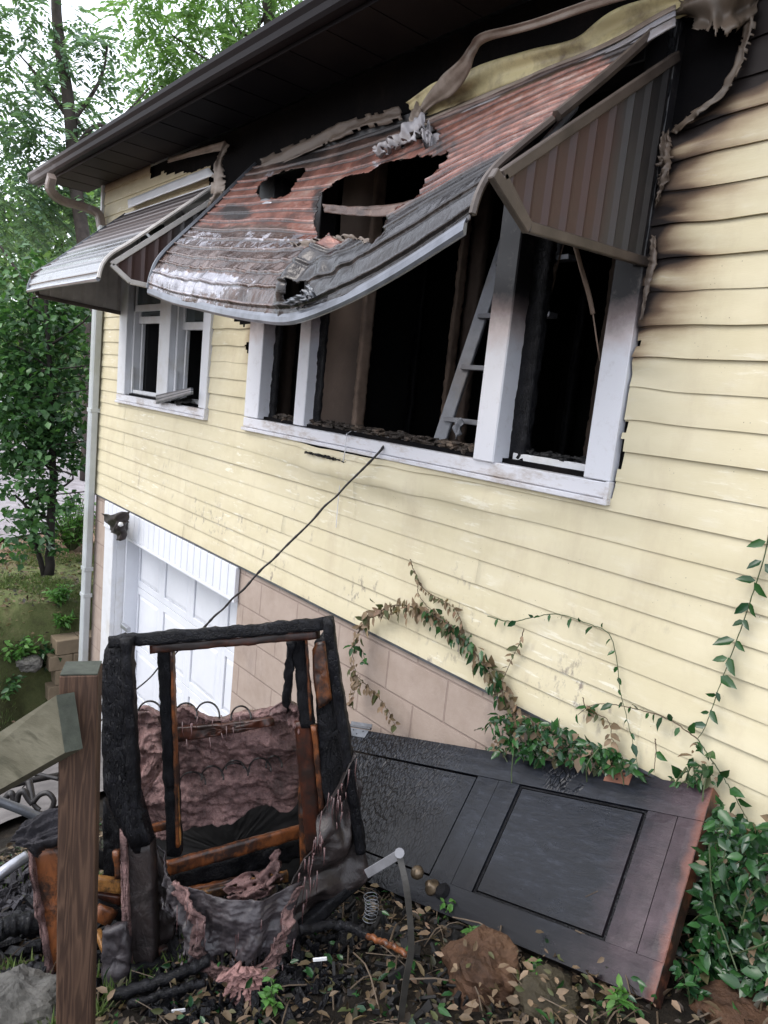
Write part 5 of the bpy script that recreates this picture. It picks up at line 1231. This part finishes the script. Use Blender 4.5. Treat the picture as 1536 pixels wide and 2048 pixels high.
# retaining wall stub beyond the corner
RW = empty('garden_wall', (-6.85, -.25, -2.9), 'low tan block retaining wall against the far house corner', 'wall')
tp = WX(112, 1262, -6.85); tp2 = WX(170, 1290, -6.85); zt = WX(150, 1270, -6.85)[2]
for r in range(5):
    for c in range(2):
        y1 = tp2[1]+.14-c*.22-(.06 if r % 2 else 0)
        s = MB(); s.bbox(-6.95, -6.75, y1-.215, y1, zt-.15*(r+1)+.003, zt-.15*r-.003, .006); s.build('block', M['retwall'], RW)
# car far off between the leaves
car = empty('parked_car', Q(-26, 856, 21), 'white vehicle far off at the left edge, mostly hidden by leaves', 'car')
c0 = Q(-30, 842, 21); fx = R[:, 0]*[1, 1, 0]; fx /= np.linalg.norm(fx); fy = np.array([-fx[1], fx[0], 0])
def carp(name, prof, w_, mat):
    V = []; n = len(prof)
    for sgn in (-1, 1):
        for a, b in prof: V.append(c0+fx*a+fy*sgn*w_+np.array([0, 0, b]))
    return mk(name, V, [tuple(range(n)), tuple(range(2*n-1, n-1, -1))]+[(i, i+n, (i+1) % n+n, (i+1) % n) for i in range(n)], mat, car)
carp('body', [(-2.2, -.5), (-2.25, .0), (-2.1, .28), (-1.4, .34), (-.9, .78), (.6, .82), (1.2, .36), (1.9, .28), (2.1, .0), (2.1, -.5)], .85, M['white'])
carp('window', [(-1.25, .36), (-.82, .72), (.52, .75), (1.0, .38)], .858, M['glass'])
for a in (-1.4, 1.3):
    s = MB(); c = c0+fx*a+np.array([0, 0, -.5]); s.tube([c-fy*.88, c+fy*.88], .33, 18); s.build('wheel', M['soot'], car)

# ------------------------------------------------------------------ vegetation
def basis(dirs, nrm):
    d = dirs/np.linalg.norm(dirs, axis=1, keepdims=True); s_ = np.cross(d, nrm); s_ /= np.linalg.norm(s_, axis=1, keepdims=True)+1e-9; n_ = np.cross(s_, d); return d, s_, n_
T_NEAR = np.array([(0,0,0), (.28,-.42,.05), (.33,0,-.04), (.28,.42,.05), (.66,-.34,.03), (.7,0,-.06), (.66,.34,.03), (1,0,-.14)])
F_NEAR = np.array([(0,2,1), (0,3,2), (1,2,5), (1,5,4), (2,3,6), (2,6,5), (4,5,7), (5,6,7)])
T_FAR = np.array([(0,0,0), (.45,-.5,.06), (1,0,-.08), (.45,.5,.06)]); F_FAR = np.array([(0,1,2), (0,2,3)])
def leaves(name, pos, dirs, nrm, L_, W_, mat, parent=None, near=True):
    T, Fc = (T_NEAR, F_NEAR) if near else (T_FAR, F_FAR)
    pos = np.asarray(pos); d, s_, n_ = basis(np.asarray(dirs), np.asarray(nrm)); L_ = np.asarray(L_)[:, None, None]; W_ = np.asarray(W_)[:, None, None]
    V = pos[:, None]+d[:, None]*T[None, :, 0:1]*L_+s_[:, None]*T[None, :, 1:2]*W_+n_[:, None]*T[None, :, 2:3]*L_
    n = len(pos); k = len(T); Q_ = (Fc[None]+np.arange(n)[:, None, None]*k).reshape(-1, 3)
    return mknp(name, V.reshape(-1, 3), Q_, mat, parent, near)
rng = np.random.default_rng(5)
def rv(n): v = rng.normal(size=(n, 3)); return v/np.linalg.norm(v, axis=1, keepdims=True)
# climbing vines on the wall
def vine(pts, spacing, size, mat, label, y=-.035, r=.0022, stem='stem', hang=.5, pair=True, sk=0, jit=.012, group=None, w_=.55):
    P = smooth_path([WY(p[0], p[1], (p[2] if len(p) > 2 else y)) for p in pts], max(12, len(pts)*8))
    P = [p+np.array([0, .006*nz(i*.5, sk), .004*nz(i*.7, sk+3)]) for i, p in enumerate(P)]
    root = tag(MB().tube(P, [r*(1-.5*i/len(P)) for i in range(len(P))], 5).build('vine', M[stem]), label, 'vine', group)
    pos = []; dr_ = []; L_ = []; acc = 0
    for i in range(1, len(P)):
        acc += np.linalg.norm(P[i]-P[i-1])
        while acc > spacing:
            acc -= spacing; t = P[i]-P[i-1]; t /= np.linalg.norm(t)
            for sg in ((-1, 1) if pair else (random.choice((-1, 1)),)):
                if random.random() < .12: continue
                sd_ = np.cross(t, (0, 1., 0))*sg; dd = sd_*random.uniform(.5, 1)+np.array([0, random.uniform(-.7, .05), -hang*random.uniform(.3, 1.4)])+t*random.uniform(-.2, .4)
                pos.append(P[i]+np.array([0, -.002, 0])+rng.normal(size=3)*jit*[1, .4, 1]*.3); dr_.append(dd); L_.append(size*1.55*random.uniform(.5, 1.25))
    n = len(pos)
    if n:
        nr = np.tile([0, -1., .5], (n, 1))+rng.normal(size=(n, 3))*.45
        leaves('leaves', pos, dr_, nr, L_, np.array(L_)*w_, M[mat], root)
    return root
G_ = 'vines climbing the siding'
vine([(1540, 1035), (1532, 1100), (1505, 1190), (1470, 1290), (1440, 1370), (1412, 1450), (1395, 1478)], .062, .034, 'lf_ivy', 'long straight vine with paired leaves climbing the siding at the right edge', stem='stemgreen', group=G_, sk=1)
vine([(1395, 1478), (1340, 1440), (1280, 1420), (1215, 1408), (1180, 1412), (1155, 1430)], .03, .03, 'lf_ivy', 'arched vine running left from the foot of the long straight vine', group=G_, sk=2, pair=False, hang=1.1)
vine([(975, 1232), (1020, 1243), (1065, 1235), (1115, 1228), (1170, 1245), (1215, 1265), (1232, 1310), (1240, 1380), (1255, 1440), (1275, 1530)], .045, .024, 'lf_ivy', 'vine arching over the siding and dropping to the copper hinge', stem='stemgreen', group=G_, sk=3, pair=False, hang=1.)
vine([(1048, 1258), (1040, 1285), (1030, 1305), (1012, 1345), (1002, 1372)], .03, .026, 'lf_dry', 'short vine with brown leaves left of the arching vine', group=G_, sk=4)
vine([(820, 1118), (832, 1150), (850, 1180), (880, 1198), (908, 1216), (922, 1242), (930, 1278)], .018, .022, 'lf_dry', 'withered vine tip reaching highest above the arch', group=G_, sk=5, hang=1.2)
vine([(715, 1268), (735, 1240), (765, 1220), (800, 1210), (850, 1222), (900, 1250), (930, 1282), (955, 1312), (990, 1360), (1020, 1410), (1042, 1450)], .0095, .030, 'lf_dry', 'dense arch of withered leaves across the foundation corner', r=.004, group=G_, sk=6, hang=1.3, y=-.06, jit=.06)
vine([(850, 1222), (900, 1250), (930, 1282), (955, 1312), (985, 1352), (1008, 1392)], .018, .030, 'lf_ivy', 'greener vine twined along the right half of the withered arch', r=.003, group=G_, sk=16, hang=1.3, y=-.08, jit=.07)
vine([(715, 1268), (706, 1310), (712, 1360), (704, 1400)], .015, .028, 'lf_dry', 'withered vine hanging straight down beside the chair', group=G_, sk=7, hang=1., y=-.07, jit=.05)
vine([(712, 1350), (735, 1372), (758, 1395), (778, 1425), (790, 1452)], .015, .026, 'lf_dry', 'withered vine dangling over the blocks toward the left hinge', group=G_, sk=8, hang=1., y=-.07, jit=.04)
vine([(700, 1290), (724, 1300), (730, 1330)], .02, .03, 'lf_ivy', 'few green leaves on a short vine beside the chair', group=G_, sk=18, y=-.08)
vine([(835, 1165), (838, 1190), (860, 1218), (900, 1250)], .05, .022, 'lf_dry', 'thin bare vine joining the highest tip to the arch', group=G_, sk=9)
vine([(1395, 1478), (1420, 1515), (1450, 1560), (1480, 1612), (1505, 1660)], .04, .04, 'lf_ivy', 'vine with large green leaves falling to the ivy at the right', stem='stemgreen', group=G_, sk=10)
vine([(955, 1312), (985, 1338), (1005, 1365), (1022, 1400), (1050, 1440), (1100, 1480)], .03, .034, 'lf_dry', 'brown vine running down to the ivy above the door', group=G_, sk=11)
vine([(1310, 1478), (1312, 1500), (1308, 1545)], .05, .038, 'lf_ivy', 'single short sprig standing on the top edge of the door', group=G_, sk=12, pair=False)
vine([(1165, 1395), (1175, 1420), (1215, 1440), (1225, 1480), (1240, 1520)], .03, .03, 'lf_dry', 'brown vine hanging left of the copper hinge', group=G_, sk=13)
def mass(name, poly, y0, y1, n, size, mats, label, cat='ivy', zlim=None, stems=14, w_=.55):
    xs = [p[0] for p in poly]; ys = [p[1] for p in poly]; P = []
    while len(P) < n:
        x, y = random.uniform(min(xs), max(xs)), random.uniform(min(ys), max(ys))
        if not inpoly(x, y, poly): continue
        if nz(x*.022, y*.022, 2) < -.28: continue
        yy = y0+(y1-y0)*random.random()**.8; p = WY(x, y, yy)
        if p[2] < gh(p[0], p[1])-.01: p[2] = gh(p[0], p[1])+.01
        P.append(p)
    P = np.array(P); root = None
    s = MB()
    for k in range(stems):
        i = random.randrange(n); a = P[i]; b = a+np.array([random.uniform(-.15, .15), random.uniform(-.03, .03), -random.uniform(.08, .3)])
        s.tube(smooth_path([a, (a+b)/2+rv(1)[0]*.03, b], 6), .0022, 5)
    root = tag(s.build(name, M['stemgreen']), label, cat)
    tot = sum(m[1] for m in mats); st_ = 0
    for mt_, fr in mats:
        k = int(n*fr/tot); Pp = P[st_:st_+k]; st_ += k
        d = rng.normal(size=(k, 3))*[.9, .5, .6]+[0, -.45, -.45]; nr = np.tile([0, -.7, .75], (k, 1))+rng.normal(size=(k, 3))*.5
        L_ = size*(.4+1.1*rng.random(k)**1.6); leaves('leaves', Pp, d, nr, L_, L_*w_*rng.uniform(.7, 1.2, k), M[mt_], root)
    return root
mass('ivy', [(955, 1490), (965, 1450), (1000, 1425), (1060, 1430), (1110, 1450), (1180, 1480), (1260, 1520), (1280, 1548), (1200, 1538), (1100, 1520), (1000, 1505)], -.03, -.13, 620, .036, (('lf_ivy', 7), ('lf_dry', 2)), 'glossy green ivy spilling over the top edge of the charred door', w_=.6)
mass('ivy', [(1180, 1500), (1240, 1530), (1290, 1550), (1180, 1540)], -.03, -.07, 60, .03, (('lf_ivy', 3), ('lf_dry', 2)), 'small ivy tuft behind the copper hinge')
mass('ivy', [(1342, 1560), (1390, 1480), (1410, 1490), (1440, 1560), (1400, 1570), (1365, 1565)], -.02, -.06, 46, .042, (('lf_ivy', 3), ('lf_dry', 1)), 'loose ivy sprig over the right corner of the door')
mass('ivy', [(1425, 1650), (1440, 1600), (1470, 1650), (1536, 1640), (1600, 1620), (1620, 2010), (1400, 2000), (1352, 1985), (1392, 1800)], -.03, -.34, 2300, .042, (('lf_ivy', 12), ('lf_dry', 1)), 'thick dark green ivy bank filling the right side beside the door', stems=40, w_=.6)
# ground litter
def litter(n, region, mats, size, name, label, hz=.03):
    P = []
    while len(P) < n:
        x, y = random.uniform(region[0], region[1]), random.uniform(region[2], region[3])
        z = gh(x, y)+random.random()**2*hz+.003; q = proj((x, y, z))
        if not (-60 < q[0] < 1600 and q[1] < 2120): continue
        P.append((x, y, z))
    P = np.array(P); tot = sum(f for _, f in mats); i = 0; root = None
    for mt_, f in mats:
        k = int(n*f/tot); Pp = P[i:i+k]; i += k
        d = rng.normal(size=(k, 3))*[1, 1, .35]; nr = np.tile([0, 0, 1.], (k, 1))+rng.normal(size=(k, 3))*.55
        L_ = size*rng.uniform(.4, 1.35, k); o = leaves(name, Pp, d, nr, L_, L_*rng.uniform(.4, .65, k), M[mt_], root)
        if root is None: root = tag(o, label, 'leaves', kind='stuff')
        else: o.name = 'leaves'
    return root
litter(9000, (-3.6, .2, -2.0, 0), (('lf_litter', 11), ('lf_dry', 1.0), ('lf_ivy', .7)), .032, 'leaf_litter', 'dark wet fallen leaves covering the bank under the chair and door')
litter(420, (-1.9, -.2, -1.6, -.5), (('lf_dry', 3), ('lf_ivy', 2)), .036, 'leaf_litter', 'paler curled leaves lying on top of the wet litter', .10)
litter(3500, (-9.5, -6.2, -4, 1), (('lf_litter', 1), ('lf_dry', 2)), .045, 'leaf_litter', 'fallen leaves scattered over the lawn beyond the garage', .02)
def blades(name, n, region, h_, mat, label, cat='grass', dens=None):
    x = rng.uniform(region[0], region[1], n); y = rng.uniform(region[2], region[3], n)
    keep = [i for i in range(n) if (dens is None or dens(x[i], y[i]))]
    x, y = x[keep], y[keep]; z = np.array([gh(a, b) for a, b in zip(x, y)]); n = len(x)
    P = np.stack([x, y, z], 1); d = rng.normal(size=(n, 3))*[.45, .45, .1]+[0, 0, 1]; L_ = h_*rng.uniform(.5, 1.4, n)
    o = leaves(name, P, d, rv(n), L_, L_*.10, mat, None, False); return tag(o, label, cat, kind='stuff')
M['lf_grass'] = _leaf('grass_blades', [(.09, .14, .04), (.13, .19, .05), (.17, .20, .08), (.10, .16, .045)], .6, .2)
blades('grass', 60000, (-9.6, -6.3, -4.5, 1.6), .05, M['lf_grass'], 'thin worn grass on the bank beyond the garage', dens=lambda a, b: nz(a*1.3, b*1.3, 4) > -.2 and a+.3*nz(b, 1) > -9.2)
blades('grass', 5000, (-3.3, -1.8, -2.1, -1.2), .06, M['lf_grass'], 'green grass around the broken armrest', dens=lambda a, b: nz(a*3, b*3, 4) > .0)
def stalks(n, region, label):
    s = MB()
    for k in range(n):
        x, y = random.uniform(region[0], region[1]), random.uniform(region[2], region[3]); z = gh(x, y)
        a = np.array([x, y, z]); t = rv(1)[0]*[1, 1, .35]; L_ = random.uniform(.06, .28)
        s.tube(smooth_path([a, a+t*L_*.5+[0, 0, random.uniform(.01, .05)], a+t*L_+[0, 0, random.uniform(-.01, .03)]], 5), random.uniform(.0012, .003), 4)
    o = s.build('twigs', M['stem']); return tag(o, label, 'twigs', kind='stuff')
stalks(420, (-2.4, -.2, -1.7, -.1), 'tangle of thin dead stems on the litter')
# small plants
def plantlet(c, n, size, mat, label, h_=.2, rad=.12, name='weed', ferny=False):
    s = MB(); pos = []; dr_ = []; L_ = []
    for k in range(n):
        a = random.uniform(0, 2*math.pi); tip = np.array(c)+[rad*math.cos(a)*random.random(), rad*math.sin(a)*random.random(), h_*random.uniform(.5, 1)]
        P = smooth_path([c, (np.array(c)+tip)/2+[0, 0, .02], tip], 6); s.tube(P, .0016*(1+h_*3), 4)
        for q in P[2:]:
            for _ in range(3 if ferny else 2):
                pos.append(q); dr_.append(rv(1)[0]*[1, 1, .4]); L_.append(size*random.uniform(.5, 1.2))
    root = tag(s.build(name, M['stemgreen']), label, 'plant')
    leaves('leaves', pos, dr_, np.tile([0, 0, 1.], (len(pos), 1))+rng.normal(size=(len(pos), 3))*.4, L_, np.array(L_)*(.35 if ferny else .55), M[mat], root, near=not ferny)
M['lf_weed'] = _leaf('bright_weed_leaves', [(.07, .19, .04), (.10, .25, .05), (.13, .28, .06), (.09, .2, .05)], .5, .35)
def onground(px, py):
    r = ray(px, py); t = .4
    while t < 60:
        p = CP+r*t
        if p[2] < gh(p[0], p[1]): return p
        t += .01 if t < 4 else .04
    return CP+r*20
for c_, r_, n_ in ((Q(968, 1960, 1.93), .10, 40), (Q(1105, 2010, 1.82), .10, 40), (Q(1190, 2000, 1.85), .10, 50)):
    pp = c_+rng.normal(size=(n_, 3))*[r_, r_*.6, r_*.25]+[0, 0, -.02]; L_ = .03*rng.uniform(.5, 1.3, n_)
    tag(leaves('leaf_litter', pp, rng.normal(size=(n_, 3))*[1, 1, .5], np.tile([0, -.5, 1.], (n_, 1))+rng.normal(size=(n_, 3))*.4, L_, L_*.55, M['lf_dry']), 'withered leaves caught around the boulders', 'leaves', kind='stuff')
plantlet(onground(143, 1105), 60, .10, 'lf_weed', 'bright green feathery bush behind the downspout', .75, .55, 'bush', True)
plantlet(onground(116, 1215), 16, .07, 'lf_weed', 'bright weed on the lawn nearest the dark tree', .22, .16, ferny=True)
plantlet(onground(128, 1262), 14, .07, 'lf_weed', 'bright weed just above the garden wall', .2, .14, ferny=True)
plantlet(onground(30, 1330), 26, .07, 'lf_weed', 'broad weed on the soil bank at the left edge', .3, .25)
plantlet(onground(90, 1345), 26, .08, 'lf_ivy', 'dark weed at the foot of the garden wall', .3, .22)
plantlet(onground(15, 1400), 18, .07, 'lf_dark', 'dark weed low on the soil bank above the sloping board', .22, .2)
for px_, py_, lab in ((940, 1905, 'green sprig over the rusty boulder'), (985, 1960, 'green sprig in front of the rusty boulder'), (892, 1850, 'tiny green sprig left of the door knob debris'), (545, 2030, 'tiny green sprig below the pink fluff'), (1380, 2010, 'green sprig under the lower door corner'), (1080, 1985, 'green sprig between the two boulders'), (1220, 2030, 'green sprig right of the mossy boulder')):
    plantlet(onground(px_, min(py_, 2040)), 4, .032, 'lf_weed' if px_ != 1380 else 'lf_ivy', lab, .10, .05)

# trees
def trunk(s, pts, r0, r1, seg=24, n=9):
    P = smooth_path([Q(*p) for p in pts], seg)
    s.tube([p+rv(1)[0]*r0*.12 for p in P], [r0+(r1-r0)*i/seg for i in range(seg+1)], n); return P
def crown_fronds(blobs, leaf, frond, mat, parent, name='crown', droop=.6, nl=12):
    pos = []; dr_ = []; nn = []; L_ = []
    for (px, py, d, r, n) in blobs:
        c = Q(px, py, d)
        for _ in range(int(n*.72)):
            v = rv(1)[0]; o = c+v*r*random.random()**.45*[1, 1, .85]
            t = rv(1)[0]*[1, 1, .3]+v*.5+[0, 0, -droop*.5]; t /= np.linalg.norm(t); sd_ = np.cross(t, (0, 0, 1.)); sd_ /= np.linalg.norm(sd_)+1e-6
            fl = frond*random.uniform(.6, 1.2)
            for k in range(nl):
                f = (k+1)/nl; q = o+t*fl*f+np.array([0, 0, -droop*fl*f*f*.6]); sg = 1 if k % 2 else -1
                pos.append(q); dr_.append(sd_*sg+t*.5+[0, 0, -.25]); nn.append([0, 0, 1]+rng.normal(size=3)*.35); L_.append(leaf*random.uniform(.7, 1.2))
    return leaves(name, np.array(pos), np.array(dr_), np.array(nn), L_, np.array(L_)*.42, M[mat], parent, False)
def crown_broad(blobs, leaf, mat, parent, name='crown', w_=.7, near=False):
    pos = []; L_ = []
    for (px, py, d, r, n) in blobs:
        c = Q(px, py, d)
        m = max(6, n//14)
        cc = rv(m)*r*(rng.random(m)[:, None]**.5); p = cc[rng.integers(0, m, n)]+rng.normal(size=(n, 3))*r*.20
        pos.append(c+p*[1, 1, .85]); L_.append(leaf*rng.uniform(.6, 1.25, n))
    pos = np.concatenate(pos); L_ = np.concatenate(L_); n = len(pos)
    d = rng.normal(size=(n, 3))*[1, 1, .5]+[0, 0, -.5]; nr = np.tile([0, 0, 1.], (n, 1))+rng.normal(size=(n, 3))*.5
    return leaves(name, pos, d, nr, L_, L_*w_, M[mat], parent, near)
s = MB(); trunk(s, [(104, -180, 14), (112, 0, 14), (122, 110, 14), (140, 230, 14), (150, 370, 14), (172, 520, 14), (182, 700, 14), (176, 960, 14)], .085, .16)
for pts in ([(182, 790, 14), (120, 680, 13.4), (60, 580, 13), (-30, 450, 12.6)], [(140, 240, 14), (90, 170, 14), (40, 110, 14)], [(146, 300, 14), (200, 250, 14), (270, 300, 14.4), (320, 330, 14.6)], [(142, 250, 14), (200, 160, 14), (215, 90, 14)], [(150, 360, 14), (220, 350, 14), (290, 345, 14)], [(140, 230, 14), (200, 270, 14.2), (300, 175, 14.4)]):
    trunk(s, pts, .05, .015, 12, 6)
TA = tag(s.build('tree', M['bark'], None, True), 'tall slender locust tree whose bare trunk rises past the gutter corner', 'tree')
crown_fronds([(50, 110, 14, 1.3, 70), (-10, 60, 14, 1.3, 60), (190, 80, 14, .55, 22), (90, 200, 14, .8, 36), (60, 260, 14, 1.0, 70), (30, 350, 14, 1.1, 80), (210, 240, 14, .75, 44), (240, 340, 14.5, .55, 26), (110, 340, 14.5, .9, 60), (170, 360, 14.5, .7, 40), (-60, 200, 14, 1.4, 80), (40, 0, 14, 1.2, 55), (205, 90, 14, .5, 22), (10, 420, 14, 1., 60), (130, 440, 14.5, .8, 50)], .18, .60, 'lf_blue', TA, nl=15)
s = MB(); trunk(s, [(560, -260, 17), (537, -60, 17), (540, 60, 17), (560, 260, 17), (575, 700, 17), (590, 960, 17)], .12, .2)
for pts in ([(540, 20, 17), (490, 70, 17), (440, 0, 17)], [(500, 60, 17), (480, 0, 17), (470, -60, 17)], [(545, 120, 17), (440, 130, 17), (330, 60, 17)], [(545, 150, 17), (420, 180, 17), (300, 170, 17)], [(540, 30, 17), (520, -40, 17)]):
    trunk(s, pts, .05, .015, 12, 6)
TC = tag(s.build('tree', M['bark'], None, True), 'light green locust tree rising behind the roof edge', 'tree')
crown_fronds([(290, 40, 17, 1.0, 60), (380, 30, 17, 1.2, 80), (460, 0, 17, 1.2, 70), (340, 120, 17, .9, 60), (300, 150, 17, .6, 30), (420, 100, 17, 1.0, 60), (520, 0, 17, .9, 50), (330, -60, 17, 1.3, 80), (480, -120, 17, 1.6, 90), (600, -80, 17, 1.4, 70)], .19, .60, 'lf_light', TC, nl=15)
s = MB(); trunk(s, [(99, 1150, 7.1), (102, 1060, 7.1), (106, 960, 7.1), (104, 860, 7.1), (98, 720, 7.1), (90, 560, 7.1)], .048, .02)
trunk(s, [(88, 1150, 7.1), (68, 1070, 7.05), (62, 1030, 7.05), (76, 990, 7.05), (84, 960, 7.05)], .028, .012, 12, 6); trunk(s, [(64, 1040, 7.05), (50, 1010, 7.), (30, 990, 7.)], .02, .01, 8, 6)
for k in range(9):
    y = 600+k*50; trunk(s, [(102, y+40, 7.1), (102+random.choice((-1, 1))*random.uniform(30, 60), y, 7.), (102+random.choice((-1, 1))*random.uniform(60, 110), y-20, 6.9)], .014, .005, 8, 5)
TBr = tag(s.build('tree', M['barkdark'], None, True), 'small dark broadleaf tree standing on the lawn edge beyond the corner', 'tree')
crown_broad([(60, 600, 7.3, .50, 700), (20, 660, 7.2, .5, 700), (100, 680, 7.2, .42, 600), (50, 740, 7.1, .48, 800), (120, 760, 7.2, .36, 500), (40, 830, 7., .45, 800), (100, 850, 7.1, .36, 600), (20, 900, 7., .42, 520), (130, 900, 7.1, .25, 220), (70, 930, 7., .34, 420), (30, 990, 6.9, .32, 230), (110, 1000, 7., .22, 110), (60, 1060, 6.9, .28, 150), (20, 1080, 6.9, .22, 70), (100, 1080, 6.9, .15, 50), (-70, 760, 7.2, .7, 700), (-60, 600, 7.4, .6, 500), (150, 640, 7.6, .26, 240)], .085, 'lf_dark', TBr)
def backtree(blobs, tr, mat, label, leaf=.21, r=.14):
    s = MB(); trunk(s, tr, r, r*.5); 
    P = smooth_path([Q(*p) for p in tr], 10)
    for b in blobs[:6]:
        a = P[random.randrange(3, 9)]; s.tube(smooth_path([a, (a+Q(b[0], b[1], b[2]))/2+[0, 0, .1], Q(b[0], b[1], b[2])], 8), [r*.4*(1-i/10) for i in range(9)], 5)
    o = tag(s.build('tree', M['bark'], None, True), label, 'tree', 'trees beyond the house'); crown_broad(blobs, leaf, mat, o); return o
def bl(L, d, n): return [(x, y, d, r, n) for x, y, r in L]
backtree(bl([(60, 440, 1.4), (0, 400, 1.4), (120, 500, 1.3), (60, 540, 1.5), (-60, 480, 1.6), (150, 420, 1.0), (-20, 560, 1.4)], 19, 620), [(60, 930, 19), (58, 800, 19), (62, 640, 19), (60, 480, 19)], 'lf_back', 'sunlit green tree directly behind the small awning')
backtree(bl([(180, 420, 1.1), (200, 500, 1.2), (150, 600, 1.4), (190, 620, 1.2), (170, 700, 1.2), (230, 450, 1.0), (140, 780, .9)], 22, 560), [(185, 900, 22), (190, 760, 22), (185, 600, 22), (190, 480, 22)], 'lf_light', 'yellow green tree seen between the elbow pipe and the wall corner')
backtree(bl([(40, 640, 1.6), (-40, 700, 1.8), (110, 700, 1.4), (20, 780, 1.3), (150, 820, 1.1), (90, 820, 1.0)], 24, 560), [(40, 900, 24), (42, 820, 24), (40, 740, 24), (42, 660, 24)], 'lf_back', 'leafy tree far behind the dark broadleaf tree')
backtree(bl([(-120, 300, 2.4), (-260, 400, 2.6), (-180, 560, 2.4), (-320, 640, 2.4)], 20, 700), [(-200, 930, 20), (-200, 760, 20), (-190, 560, 20), (-200, 360, 20)], 'lf_dark', 'dark tree outside the left edge')
def treeline():
    pos = []; n = 26000
    x = rng.uniform(-560, 620, n); top = 430+60*np.sin(x*.02)+40*np.sin(x*.05+2); y = top+(870-top)*rng.random(n)**.8
    d = rng.uniform(36, 46, n); P = np.array([Q(a, b, c) for a, b, c in zip(x, y, d)])
    L_ = .42*rng.uniform(.5, 1.3, n); o = leaves('treeline', P, rng.normal(size=(n, 3)), rng.normal(size=(n, 3)), L_, L_*.7, M['lf_back'], None, False)
    tag(o, 'far wooded slope closing the view beyond the road', 'woods', kind='stuff')
treeline()
settle()
